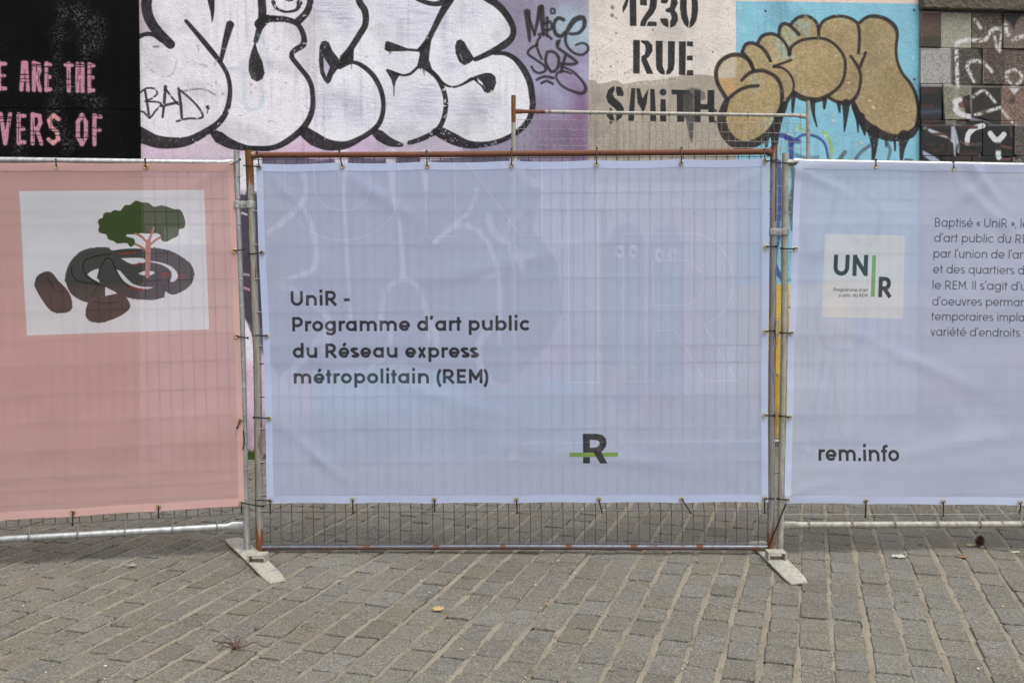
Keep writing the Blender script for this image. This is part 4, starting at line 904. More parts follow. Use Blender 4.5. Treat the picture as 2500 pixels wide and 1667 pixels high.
big = MB().add([(-120, -60, -0.06), (120, -60, -0.06), (120, 160, -0.06), (-120, 160, -0.06)], [(0, 1, 2, 3)]).build('ground', simple('asphalt', (0.06, 0.058, 0.055), 0.9, bscale=40, var=0.2), None, False)
tag(big, kind='structure')
# sand bed
gx = np.arange(-8.0, 8.001, 0.04); gy = np.arange(1.4, 9.9, 0.04)
X, Y = np.meshgrid(gx, gy)
def bil(a, sx, sy):
    return a
nz = vnoise(X.shape[0], X.shape[1], 160, 91, 3) * 0.6 + vnoise(X.shape[0], X.shape[1], 14, 92, 3) * 0.4
Zb = -0.017 + (nz - 0.5) * 0.012
vsb = np.stack([X, Y, Zb], 2).reshape(-1, 3); ny_, nx_ = X.shape
ii = (np.arange(ny_ - 1)[:, None] * nx_ + np.arange(nx_ - 1)[None]).ravel()
fs = np.stack([ii, ii + 1, ii + nx_ + 1, ii + nx_], 1)
me = D.meshes.new('pavement'); me.from_pydata(vsb.tolist(), [], fs.tolist()); me.update()
me.polygons.foreach_set('use_smooth', [True] * len(me.polygons)); me.materials.append(m_sand)
pave = D.objects.new('pavement', me); link(pave); tag(pave, kind='structure')

def paver_shape(rg, L=0.1, Wd=0.06):
    """outline of a split stone: 12 points, worn corners, wavering sides"""
    pts = []
    cr = 0.005 + rg.random() * 0.009
    l, w_ = L, Wd
    base = [(-w_ + cr, -l), (0, -l), (w_ - cr, -l), (w_, -l + cr), (w_, 0), (w_, l - cr), (w_ - cr, l), (0, l), (-w_ + cr, l), (-w_, l - cr), (-w_, 0), (-w_, -l + cr)]
    for x, y in base: pts.append((x + rg.uniform(-.0040, .0040), y + rg.uniform(-.0028, .0028)))
    return pts
def paver_geo(pts, rg):
    vs = []; n = len(pts)
    for sc_, z in ((0.90, 0.0), (0.99, -0.0035), (1.0, -0.05)):
        for x, y in pts: vs.append((x * sc_ if sc_ != .9 else x - math.copysign(min(abs(x), .0040), x), y * sc_ if sc_ != .9 else y - math.copysign(min(abs(y), .0036), y), z + (rg.uniform(-.0009, .0009) if z == 0 else 0)))
    fs = [tuple(range(n))]
    for r_ in range(2): fs += [(r_ * n + i, (r_ + 1) * n + i, (r_ + 1) * n + (i + 1) % n, r_ * n + (i + 1) % n) for i in range(n)]
    return vs, fs
ANG = math.atan(0.30)
dirv = Vector((math.sin(ANG), math.cos(ANG))); prp = Vector((math.cos(ANG), -math.sin(ANG)))
CP, RP = 0.1385, 0.190
variants = []
for i in range(16):
    rg = random.Random(100 + i); ln = (RP - 0.006) / 2 * rg.uniform(0.88, 1.06); wd = (CP - rg.uniform(0.012, 0.021)) / 2
    variants.append((paver_geo(paver_shape(rg, ln, wd), rg), ln))
ptm = [MB().add(*g).mesh('paver') for g, _ in variants]
for m_ in ptm: m_.materials.append(m_pav)
cells = []
rg = random.Random(5)
WOB = {}
def col_off(ci, s): return 0.006 * math.sin(s * 1.3 + WOB[ci]) + 0.003 * math.sin(s * 5.1 + 2 * WOB[ci]) + 0.05 * math.sin(s * 0.35 + ci * 0.02)
for ci in range(-75, 76): WOB[ci] = rg.uniform(0, 6.28)
for ci in range(-75, 76):
    s0 = rg.uniform(0, RP); s = -12.0 + s0
    while s < 13:
        vi = rg.randrange(16); ln = variants[vi][1]
        s += ln + 0.0026 + rg.uniform(0, 0.004)
        off = col_off(ci, s)
        c2 = prp * (ci * CP + off) + dirv * s + Vector((0.0, 5.0))
        s += ln + 0.0015
        if -7.6 < c2.x < 7.6 and 1.6 < c2.y < 9.7:
            wp = WALL.O[1] + (c2.x - WALL.O[0]) * WALL.U[1] / WALL.U[0]
            if c2.y > wp - 0.02: continue
            cells.append((c2, vi, -ANG + rg.uniform(-.014, .014), rg.uniform(-.0035, .0035), rg.uniform(-.018, .018), rg.uniform(-.016, .016), rg.random()))
        if False: break
V_ = []; F_ = []; r2 = random.Random(77)
for ci in range(-60, 60):
    run = []
    s = -6.0; ph = r2.uniform(0, 6); ph2 = r2.uniform(0, 6)
    while s < 8.5:
        c2 = prp * ((ci + 0.5) * CP + (col_off(ci, s) + col_off(ci + 1, s)) / 2) + dirv * s + Vector((0.0, 5.0))
        if -7.6 < c2.x < 7.6 and 1.6 < c2.y < WALL.O[1] + (c2.x - WALL.O[0]) * WALL.U[1] / WALL.U[0] - .02: run.append((c2, s))
        elif run: break
        s += 0.024
    hz = 0.0
    for i, (c2, s_) in enumerate(run):
        hz = hz * .8 + r2.gauss(0, .0017); z = -0.0036 + hz + 0.0016 * math.sin(s_ * 2.1 + ph) + 0.0012 * math.sin(s_ * 7 + ph2)
        z = min(z, 0.0004)
        for k, (o_, dz_) in enumerate(((-0.016, -0.0022), (-0.005, 0.0), (0.005, 0.0003), (0.016, -0.0022))):
            p = c2 + prp * (o_ + r2.uniform(-.004, .004)); V_.append((p.x, p.y, z + dz_ + r2.uniform(-.0006, .0006)))
        if i:
            b0 = len(V_) - 8
            for k in range(3): F_.append((b0 + k, b0 + k + 1, b0 + k + 5, b0 + k + 4))
me = D.meshes.new('joint_sand'); me.from_pydata(V_, [], F_); me.update(); me.polygons.foreach_set('use_smooth', [True] * len(F_)); me.materials.append(m_sand)
js = D.objects.new('joint_sand', me); link(js, pave); js['kind'] = 'stuff'
def project(p):
    d = np.array(p) - CAMP; c_ = _R3.T @ d
    return CX + F * c_[0] / -c_[2], CY - F * c_[1] / -c_[2]
inv = []; rest = []
for c_ in cells:
    x, y = project((c_[0].x, c_[0].y, 0))
    if -20 < x < 2520 and 1180 < y < 1690: inv.append(c_)
    else: rest.append(c_)
inv.sort(key=lambda c_: c_[0].y - 0.0 * c_[0].x)
near, rest = inv[:300], rest + inv[300:]
for c2, vi, rz, dz, tx, ty, rn in near:
    o = D.objects.new('paver', ptm[vi]); o.location = (c2.x, c2.y, dz); o.rotation_euler = (tx, ty, rz); link(o, pave)
V_ = []; F_ = []; T_ = []
for c2, vi, rz, dz, tx, ty, rn in rest:
    vs_, fs_ = variants[vi][0]; bse = len(V_); ca, sa = math.cos(rz), math.sin(rz)
    for x, y, z in vs_: V_.append((c2.x + x * ca - y * sa, c2.y + x * sa + y * ca, dz + z + tx * y - ty * x))
    F_ += [tuple(i + bse for i in f) for f in fs_]; T_ += [rn] * len(vs_)
me = D.meshes.new('paver_field'); me.from_pydata(V_, [], F_); me.update(); me.materials.append(m_pavf)
at = me.attributes.new('tone', 'FLOAT', 'POINT'); at.data.foreach_set('value', T_)
pf = D.objects.new('paver_field', me); link(pf, pave); pf['kind'] = 'stuff'

# ------------------------------------------------------------------ fence materials
M_GALV = metal_mat('galvanised_tube', 0.05, base=(0.46, 0.47, 0.46), rough=0.42, metal=0.6)
M_GALVD = metal_mat('grimy_painted_tube', 0.16, base=(0.40, 0.385, 0.33), rough=0.55, metal=0.15)
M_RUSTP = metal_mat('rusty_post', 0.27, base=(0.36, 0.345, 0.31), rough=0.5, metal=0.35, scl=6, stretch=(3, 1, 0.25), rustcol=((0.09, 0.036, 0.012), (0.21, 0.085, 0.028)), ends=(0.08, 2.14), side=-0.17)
M_RUST = metal_mat('rust', 0.84, base=(0.30, 0.2, 0.15), rustcol=((0.085, 0.030, 0.015), (0.21, 0.085, 0.045)))
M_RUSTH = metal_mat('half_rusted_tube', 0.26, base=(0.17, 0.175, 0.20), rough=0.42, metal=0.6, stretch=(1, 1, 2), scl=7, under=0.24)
M_WIRE = metal_mat('wire', 0.10, base=(0.085, 0.09, 0.095), rough=0.5, metal=0.3)
M_WIREL = metal_mat('pale_wire', 0.06, base=(0.26, 0.26, 0.25), rough=0.5, metal=0.4)
M_TIE = simple('black_nylon', (0.012, 0.012, 0.013), 0.4)
M_BRASS = simple('brass', (0.50, 0.40, 0.19), 0.35, 0.8)
M_PLATE = metal_mat('worn_plate', 0.22, base=(0.44, 0.42, 0.35), rough=0.6, metal=0.1, rustcol=((0.20, 0.21, 0.22), (0.30, 0.31, 0.32)), scl=7, stretch=(2, 0.7, 1))
M_CLAMP = metal_mat('cast_clamp', 0.10, base=(0.44, 0.44, 0.42), rough=0.5, metal=0.45)

def post(plane, pts, r, mat, parent, name='post', n=16):
    return MB().tube([plane.pt(x, y) for x, y in pts], r, n).build(name, mat, parent)

def wires(plane, parent, xs_top, xs_bot, ytop, ybot, hs, crimps, mat, r=0.0024, d=-0.016, behind=0.007, hx=None):
    """one object per wire; the uprights carry V crimps between the listed pairs of heights"""
    for xt, xb in zip(xs_top, xs_bot):
        pts = []; rows = [(ytop(xt), 0)]
        for a, b in crimps: rows += [(a, 0), ((a * 0.5 + b * 0.5), d), (b, 0)]
        rows.append((ybot(xb), 0))
        for y, k in rows:
            tt = (y - ytop(xt)) / (ybot(xb) - ytop(xt)); x = xt + (xb - xt) * tt
            pts.append(plane.pt(x + random.uniform(-.4, .4), y, behind - 0.003) + Vector(plane.N) * k + Vector(plane.U) * k * 0.25)
        MB().tube(pts, r, 5).build('wire', mat, parent)
    for (pa, pb) in hs:
        n = 6; pts = []
        for k in range(n + 1):
            t_ = k / n
            pts.append(plane.pt(pa[0] + (pb[0] - pa[0]) * t_, pa[1] + (pb[1] - pa[1]) * t_ + (random.uniform(-.9, .9) if 0 < k < n else 0), behind - 0.003 + 2.0 * r))
        MB().tube(pts, r, 5).build('wire', mat, parent)

def hwrap(plane, x, y, r_rail, mat, parent):
    c = plane.pt(x, y)
    MB().torus(c, plane.V, plane.N, r_rail + 0.0025, 0.0025, 14, 5).build('clip', mat, parent)

# main panel ---------------------------------------------------------------------------
fp = empty('mesh_fence', MAIN.pt(1250, 1350), 'rusty tubular mesh fence panel behind the wide pale blue banner', 'fence', 'temporary fence panels along the street')
MAINP = fp
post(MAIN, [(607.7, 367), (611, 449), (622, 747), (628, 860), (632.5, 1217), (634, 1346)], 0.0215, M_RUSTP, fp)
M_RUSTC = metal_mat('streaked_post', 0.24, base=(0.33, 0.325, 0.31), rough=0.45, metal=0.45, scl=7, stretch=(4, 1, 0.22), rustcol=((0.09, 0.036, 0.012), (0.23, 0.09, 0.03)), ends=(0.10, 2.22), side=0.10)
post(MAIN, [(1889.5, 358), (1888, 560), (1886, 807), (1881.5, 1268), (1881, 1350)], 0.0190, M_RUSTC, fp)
MB().tube([MAIN.pt(607, 379), MAIN.pt(1000, 378), MAIN.pt(1450, 374), MAIN.pt(1889, 370.5)], 0.0165, 16).build('top_rail', M_RUST, fp)
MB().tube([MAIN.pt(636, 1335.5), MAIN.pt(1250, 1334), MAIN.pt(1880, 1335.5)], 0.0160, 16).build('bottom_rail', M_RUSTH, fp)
xt = list(np.arange(617, 1880, 26.95)); xb = [634 + (x - 617) / (1880 - 617) * (1874 - 634) for x in xt]
hsy = [388, 473, 515, 598, 681, 762, 845, 886, 967, 1047, 1128, 1208, 1247, 1326]
HS = []
for y in hsy:
    t_ = (y - 388) / 940
    HS.append(((612 + 24 * t_, y + 2), (1889 - 8 * t_, y - 6 + 6 * t_)))
wires(MAIN, fp, xt, xb, lambda x: 378, lambda x: 1332, HS, [(473, 515), (845, 886), (1208, 1247)], M_WIRE)
for x in (896, 1066, 1228, 1388, 1547, 1708): MB().tube([MAIN.pt(x - 8, 1334), MAIN.pt(x - 3, 1334), MAIN.pt(x + 4, 1334), MAIN.pt(x + 8, 1334)], [0.0158, 0.0168, 0.0168, 0.0158], 10).build('weld', M_RUST, fp)
MB().tube([MAIN.pt(1894, 352, 0.012), MAIN.pt(1893, 430, 0.012), MAIN.pt(1892, 540, 0.013)], 0.0075, 8).build('rust_seam', M_RUST, fp)
for (x, y) in ((621, 379), (1880, 371)): MB().tube([MAIN.pt(x - 7, y), MAIN.pt(x, y + 1), MAIN.pt(x + 7, y)], [0.021, 0.0195, 0.0165], 12).build('weld', M_RUST, fp)

for y in hsy[1:-1]:
    tt = (y - 367) / 980.0
    MB().tube([MAIN.pt(612 + 23 * tt, y, 0.016), MAIN.pt(619 + 23 * tt, y, 0.016), MAIN.pt(630 + 23 * tt, y, 0.008)], 0.0027, 6).build('weld', M_WIREL, fp)
# left panel ---------------------------------------------------------------------------
fp = empty('mesh_fence', LEFT.pt(300, 1370), 'galvanised mesh fence panel behind the pink banner', 'fence', 'temporary fence panels along the street')
post(LEFT, [(577.6, 368), (579.5, 489), (591, 787), (597, 1050), (600.5, 1235)], 0.0158, M_GALV, fp)
MB().tube([LEFT.pt(600.5, 1232), LEFT.pt(603.6, 1342)], 0.0188, 16).build('post_sleeve', M_GALV, fp)
post(LEFT, [(-330, 372), (-290, 1400)], 0.0158, M_GALV, fp)
MB().tube([LEFT.pt(577, 397), LEFT.pt(560, 397), LEFT.pt(540, 398), LEFT.pt(0, 391), LEFT.pt(-330, 388)], [0.018, 0.018, 0.0165, 0.0165, 0.0165], 14, flat=[(0.3, 1), (0.35, 1), (1, 1), (1, 1), (1, 1)]).build('top_rail', M_GALV, fp)
MB().tube([LEFT.pt(594, 1283), LEFT.pt(568, 1283), LEFT.pt(556, 1285), LEFT.pt(0, 1316), LEFT.pt(-300, 1332)], [0.024, 0.024, 0.0195, 0.0185, 0.0185], 16, flat=[(0.3, 1.0), (0.3, 1.0), (1, 1), (1, 1), (1, 1)]).build('bottom_rail', M_GALV, fp)
def lx(x, y0, y1):   # follow the left panel's spreading rows: y at x=590 -> y0, at x=0 -> y1
    return y1 + (y0 - y1) * x / 590.0
hl = [(431, 430), (485, 484), (516, 518), (547, 550), (616, 622), (680, 692), (748, 764), (812, 833), (878, 898), (945, 968), (1011, 1039), (1078, 1106), (1145, 1172), (1175, 1204), (1210, 1235), (1253, 1287)]
HS = [((-300, lx(-300, a, b)), (588, a)) for a, b in hl]
xt = []; x = 571.0; sp = 27.6
while x > -310: xt.append(x); sp *= 1.0032; x -= sp
xb = [x + 26 - 0.018 * (571 - x) for x in xt]
wires(LEFT, fp, xt, xb, lambda x: 396 - (580 - x) * 0.012, lambda x: lx(x, 1253, 1287), HS, [(485, 547), (1145, 1210)], M_WIRE, d=-0.010)
for x in (71, 190, 305.5, 421, 530):
    y = 1316 + (1285 - 1316) * x / 556
    hwrap(LEFT, x, y, 0.0188, M_WIREL, fp)
    MB().tube([LEFT.pt(x, lx(x, 1253, 1287), -0.01), LEFT.pt(x + 1, y - 10, 0.012), LEFT.pt(x + 1, y, 0.021)], 0.0022, 5).build('clip', M_WIREL, fp)
for y in (429, 484, 547, 616, 681, 748, 812, 878, 945, 1011, 1078, 1145): MB().tube([LEFT.pt(573 + (y - 370) * 0.025, y + 1, 0.012), LEFT.pt(584 + (y - 370) * 0.025, y, 0.017)], 0.003, 6).build('weld', M_GALV, fp)

# right panel --------------------------------------------------------------------------
fp = empty('mesh_fence', RIGHT.pt(2250, 1352), 'dull grey mesh fence panel behind the pale blue banner with the logo square', 'fence', 'temporary fence panels along the street')
post(RIGHT, [(1917.7, 374), (1916, 600), (1914.5, 807), (1906, 1268), (1904, 1352)], 0.0178, M_GALVD, fp)
post(RIGHT, [(3105, 400), (3080, 1345)], 0.0178, M_GALVD, fp)
MB().tube([RIGHT.pt(1917, 398), RIGHT.pt(1934, 398), RIGHT.pt(1938, 398)], [0.0185, 0.0185, 0.012], 16).build('rail_stub', M_GALVD, fp)
MB().tube([RIGHT.pt(1938, 396), RIGHT.pt(1950, 395.5), RIGHT.pt(1965, 396), RIGHT.pt(2500, 405), RIGHT.pt(3105, 416)], [0.018, 0.018, 0.0165, 0.0165, 0.0165], 14, flat=[(0.3, 1), (0.35, 1), (1, 1), (1, 1), (1, 1)]).build('top_rail', M_GALV, fp)
MB().tube([RIGHT.pt(1906, 1282), RIGHT.pt(1938, 1281.5), RIGHT.pt(1946, 1281), RIGHT.pt(2500, 1279), RIGHT.pt(3080, 1277)], [0.022, 0.022, 0.0180, 0.0180, 0.0180], 16, flat=[(0.3, 1), (0.3, 1), (1, 1), (1, 1), (1, 1)]).build('bottom_rail', M_GALVD, fp)
xt = list(np.arange(1936, 3090, 26.3)); xb = [x - 8 for x in xt]
hr = [430, 482, 515, 546, 615, 682, 749, 816, 883, 948, 1012, 1079, 1146, 1207, 1256]
HS = []
for y in hr:
    t_ = (y - 430) / 826
    HS.append(((1917 - 10 * t_, y + (3 if y < 900 else 0)), (3090, y + 14 * (1 - t_) - 4 * t_)))
wires(RIGHT, fp, xt, xb, lambda x: 400, lambda x: 1256, HS, [(482, 515), (515, 546), (1012, 1079), (1146, 1207)], M_WIREL, r=0.0019, d=-0.014)
for x in (1974, 2079, 2184, 2288, 2391, 2494):
    hwrap(RIGHT, x, 1281 - (x - 1946) * 0.0036, 0.0184, M_WIREL if x != 2391 else M_RUST, fp)
    MB().tube([RIGHT.pt(x + 6, 1253, -0.01), RIGHT.pt(x, 1262, 0.0), RIGHT.pt(x, 1280, 0.021)], 0.0022, 5).build('clip', M_WIREL, fp)
for y in (430, 482, 546, 615, 681, 749, 816, 883, 948, 1012, 1079, 1146, 1207): MB().tube([RIGHT.pt(1920 - (y - 370) * 0.012, y, 0.012), RIGHT.pt(1934 - (y - 370) * 0.012, y, -0.004)], 0.0028, 6).build('weld', M_GALV, fp)

# far panel against the wall -------------------------------------------------------------
fp = empty('mesh_fence', FAR.pt(1600, 1100), 'tall narrow mesh fence panel standing close to the painted wall', 'fence')
fl = post(FAR, [(1253.6, 235), (1253.8, 600), (1257, 1108)], 0.0185, M_GALVD, fp)
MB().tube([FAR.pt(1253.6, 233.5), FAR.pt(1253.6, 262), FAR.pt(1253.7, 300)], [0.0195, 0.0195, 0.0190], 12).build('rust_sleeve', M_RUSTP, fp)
post(FAR, [(1972.8, 247), (1973, 600), (1972, 1106)], 0.0165, M_GALVD, fp)
MB().tube([FAR.pt(1255, 272.5), FAR.pt(1272, 272.5), FAR.pt(1278, 272.5), FAR.pt(1330, 273.4)], [0.020, 0.020, 0.0165, 0.0165], 12, flat=[(0.4, 1), (0.4, 1), (1, 1), (1, 1)]).build('rusty_rail_end', M_RUST, fp)
MB().tube([FAR.pt(1330, 273.4), FAR.pt(1945, 282.5), FAR.pt(1952, 283.5), FAR.pt(1972, 285)], [0.0158, 0.0158, 0.021, 0.021], 12, flat=[(1, 1), (1, 1), (0.4, 1), (0.4, 1)]).build('top_rail', M_GALVD, fp)
MB().tube([FAR.pt(1258, 1083), FAR.pt(1972, 1076)], 0.014, 12).build('bottom_rail', M_GALVD, fp)
xt = list(np.arange(1264, 1968, 16.05)); xb = [x + 3 for x in xt]
hf = [293, 316, 338, 355, 401, 448, 494, 516, 538, 585, 632, 679, 726, 773, 820, 842, 864, 911, 958, 1005, 1052]
HS = [((1254, y - 1 + (0 if y < 600 else 4)), (1972, y + 10 - 14 * (y - 293) / 760)) for y in hf]
wires(FAR, fp, xt, xb, lambda x: 293 + (x - 1264) * 0.0133, lambda x: 1079, HS, [(316, 338), (338, 355), (494, 538), (820, 864)], M_WIREL, r=0.0020, d=0.014)
for x in xt[3::4]: hwrap(FAR, x, 274 + (x - 1264) * 0.0145, 0.016, M_WIREL, fp); MB().tube([FAR.pt(x, 276 + (x - 1264) * 0.0145, 0.014), FAR.pt(x + 1, 293 + (x - 1264) * 0.0133, -0.01)], 0.002, 5).build('clip', M_WIREL, fp)

# feet --------------------------------------------------------------------------------
def foot(corners, sock, pins, label):
    cs = [ground(x, y, 0.012) for x, y in corners]          # back-left, back-right, front-right, front-left
    o_ = (cs[0] + cs[2]) / 2; o_.z = 0
    root = empty('ground_support', o_, label, 'fence support', 'steel feet under the fence joints')
    mb = MB(); n = 9; rows = []
    for i in range(n + 1):
        t_ = i / n; a = cs[0].lerp(cs[3], t_); b_ = cs[1].lerp(cs[2], t_)
        z = 0.0135 + 0.007 * math.sin(math.pi * t_) - (0.004 if t_ in (0, 1) else 0)
        ins = 0.0 if 0 < i < n else 0.10
        a2 = a.lerp(b_, ins); b2 = b_.lerp(a, ins)
        rows.append([(a2.x, a2.y, z - 0.004), (a2.lerp(b2, .06).x, a2.lerp(b2, .06).y, z), (b2.lerp(a2, .06).x, b2.lerp(a2, .06).y, z), (b2.x, b2.y, z - 0.004)])
    vs_ = [p for r_ in rows for p in r_] + [(p[0], p[1], p[2] - 0.007) for r_ in rows for p in r_]
    m = 4 * (n + 1); fs_ = []
    for i in range(n):
        for k in range(3):
            q = i * 4 + k; fs_.append((q, q + 1, q + 5, q + 4)); fs_.append((m + q, m + q + 4, m + q + 5, m + q + 1))
        fs_.append((i * 4, (i + 1) * 4, m + (i + 1) * 4, m + i * 4)); fs_.append((i * 4 + 3, m + i * 4 + 3, m + (i + 1) * 4 + 3, (i + 1) * 4 + 3))
    fs_.append(tuple(range(4)) + tuple(m + k for k in (3, 2, 1, 0))); e = n * 4; fs_.append(tuple(e + k for k in (3, 2, 1, 0)) + tuple(m + e + k for k in range(4)))
    mb.add(vs_, fs_).build('base_plate', M_PLATE, root)
    (x0, x1, yb) = sock                                     # front opening, bottom edge in pixels
    A = ground(x0, yb, 0.022); B = ground(x1, yb, 0.022); ux = (B - A).normalized(); dep = Vector((-ux.y, ux.x, 0)); wdt = (B - A).length
    C_ = (A + B) / 2 + dep * 0.035; th = 0.0045; hgt = 0.036
    mb = MB(); mb.box(C_ + Vector((0, 0, hgt)), ux * wdt / 2, dep * 0.035, Vector((0, 0, th)))
    mb.box(C_ + Vector((0, 0, hgt / 2 - 0.004)) - ux * (wdt / 2 - th), ux * th, dep * 0.035, Vector((0, 0, hgt / 2 - 0.002)))
    mb.box(C_ + Vector((0, 0, hgt / 2 - 0.004)) + ux * (wdt / 2 - th), ux * th, dep * 0.035, Vector((0, 0, hgt / 2 - 0.002)))
    s_ = mb.build('socket', M_PLATE, root, False); md = s_.modifiers.new('bevel', 'BEVEL'); md.width = 0.0025; md.segments = 2
    for p in pins:
        q = Vector(p); base = Vector((q.x, q.y, 0.022 + hgt))
        MB().tube([base, q], 0.0135, 12).build('pin', M_GALV, root)
    return root
foot([(545, 1315), (590, 1308), (702, 1413), (655, 1422)], (602.5, 647.5, 1373), [LEFT.pt(603.8, 1335), MAIN.pt(634, 1338)], 'steel base plate under the joint of the pink and the wide blue banner')
foot([(1823, 1321), (1869, 1317), (1977, 1418), (1927, 1423)], (1876, 1921, 1367), [MAIN.pt(1881, 1340), RIGHT.pt(1904, 1342)], 'pale steel base plate under the joint of the two blue banners')
for x in (1256, 1972):
    g = FAR.pt(x, 1106); r0 = empty('ground_support', (g.x, g.y, 0), 'small steel foot of the far fence panel by the wall, %s one' % ('left' if x < 1500 else 'right'), 'fence support')
    MB().box((g.x, g.y, 0.015), (0.05, 0, 0), (0, 0.16, 0), (0, 0, 0.006)).build('base_plate', M_PLATE, r0, False)
    MB().box((g.x, g.y, 0.035), (0.035, 0, 0), (0, 0.03, 0), (0, 0, 0.014)).build('socket', M_PLATE, r0, False)

# clamps ------------------------------------------------------------------------------
def clamp(pa, pb, ra, rb, hw, label):
    ax = (pb - pa).normalized(); mid = (pa + pb) / 2; nn = Vector(MAIN.N); up = Vector(MAIN.V)
    root = empty('pipe_clamp', mid, label, 'clamp', 'clamps joining the fence posts')
    for sgn, nm in ((1, 'front_jaw'), (-1, 'back_jaw')):
        pts = []
        for c, r_, a0, a1 in ((pa, ra, 180, 20), (pb, rb, 160, 0)):
            for k in range(9):
                a = math.radians(a0 + (a1 - a0) * k / 8); pts.append(c + ax * math.cos(a) * (r_ + .003) + nn * sgn * math.sin(a) * (r_ + .003))
            if c is pa: pts.append(mid - ax * 0.006 + nn * sgn * 0.006); pts.append(mid + ax * 0.006 + nn * sgn * 0.006)
        vs_ = []; cm = mid
        for p in pts:
            d_ = (p - cm); o2 = p + nn * sgn * 0.004
            vs_ += [p - up * hw, p + up * hw, o2 + up * (hw * .85), o2 - up * (hw * .85)]
        n = len(pts); fs_ = [(i * 4 + k, i * 4 + (k + 1) % 4, (i + 1) * 4 + (k + 1) % 4, (i + 1) * 4 + k) for i in range(n - 1) for k in range(4)] + [(0, 1, 2, 3), tuple((n - 1) * 4 + k for k in (3, 2, 1, 0))]
        MB().add(vs_, fs_).build(nm, M_CLAMP, root)
    MB().tube([mid - nn * 0.02, mid + nn * 0.016], 0.0075, 6).build('bolt', M_GALV, root, False)
clamp(LEFT.pt(580.5, 500), MAIN.pt(612.5, 500), 0.0165, 0.0220, 0.020, 'round steel clamp holding the pink banner post to the rusty post')
clamp(MAIN.pt(1888.2, 566), RIGHT.pt(1916.2, 566), 0.0195, 0.0182, 0.019, 'ribbed steel clamp holding the two right hand posts together')
# snap hook on the right joint
c = MAIN.pt(1898.5, 803, 0.02)
hk = MB(); up = Vector(MAIN.V); ux = Vector(MAIN.U); pts = []
for k in range(25):
    a = 2 * math.pi * k / 24; pts.append(c + ux * 0.0085 * math.cos(a) + up * (0.036 * math.sin(a) + 0.012 * (1 if math.sin(a) > 0 else -1) * abs(math.sin(a))))
hk.tube(pts, 0.0032, 8, caps=False).build('snap_hook', M_GALV, None)
tag(D.objects['snap_hook'], 'oval steel snap hook hanging between the two right hand posts', 'snap hook')

# ------------------------------------------------------------------ banners
def banner_mat(name, img, transp, back, gain=1.0):
    m, nt, b, out = mat_new(name)
    t = img_node(nt, img); col = t.outputs[0]
    geo = nt.nodes.new('ShaderNodeNewGeometry').outputs['Position']
    weave = math_n(nt, 'MULTIPLY', noise(nt, geo, 14, 4), 0.10)
    col = mixc(nt, 1.0, col, ramp(nt, noise(nt, geo, 3.0, 4), [(0.3, 0.965 * gain), (0.7, 1.03 * gain)]), 'MULTIPLY')
    nt.links.new(col, b.inputs['Base Color']); b.inputs['Roughness'].default_value = 0.55
    b.inputs['Specular IOR Level'].default_value = 0.25
    tl = nt.nodes.new('ShaderNodeBsdfTranslucent'); nt.links.new(col, tl.inputs[0])
    tr = nt.nodes.new('ShaderNodeBsdfTransparent'); tr.inputs[0].default_value = (0.97, 0.97, 0.99, 1)
    m1 = nt.nodes.new('ShaderNodeMixShader'); m1.inputs[0].default_value = back
    nt.links.new(b.outputs[0], m1.inputs[1]); nt.links.new(tl.outputs[0], m1.inputs[2])
    m2 = nt.nodes.new('ShaderNodeMixShader'); pass
    bw_ = nt.nodes.new('ShaderNodeRGBToBW'); nt.links.new(t.outputs[0], bw_.inputs[0])
    nt.links.new(ramp(nt, bw_.outputs[0], [(0.03, transp * 0.62), (0.30, transp)]), m2.inputs[0])
    nt.links.new(m1.outputs[0], m2.inputs[1]); nt.links.new(tr.outputs[0], m2.inputs[2])
    nt.links.new(m2.outputs[0], out.inputs[0])
    bump(nt, b, noise(nt, geo, 7, 3), 0.15, 0.01)
    return m

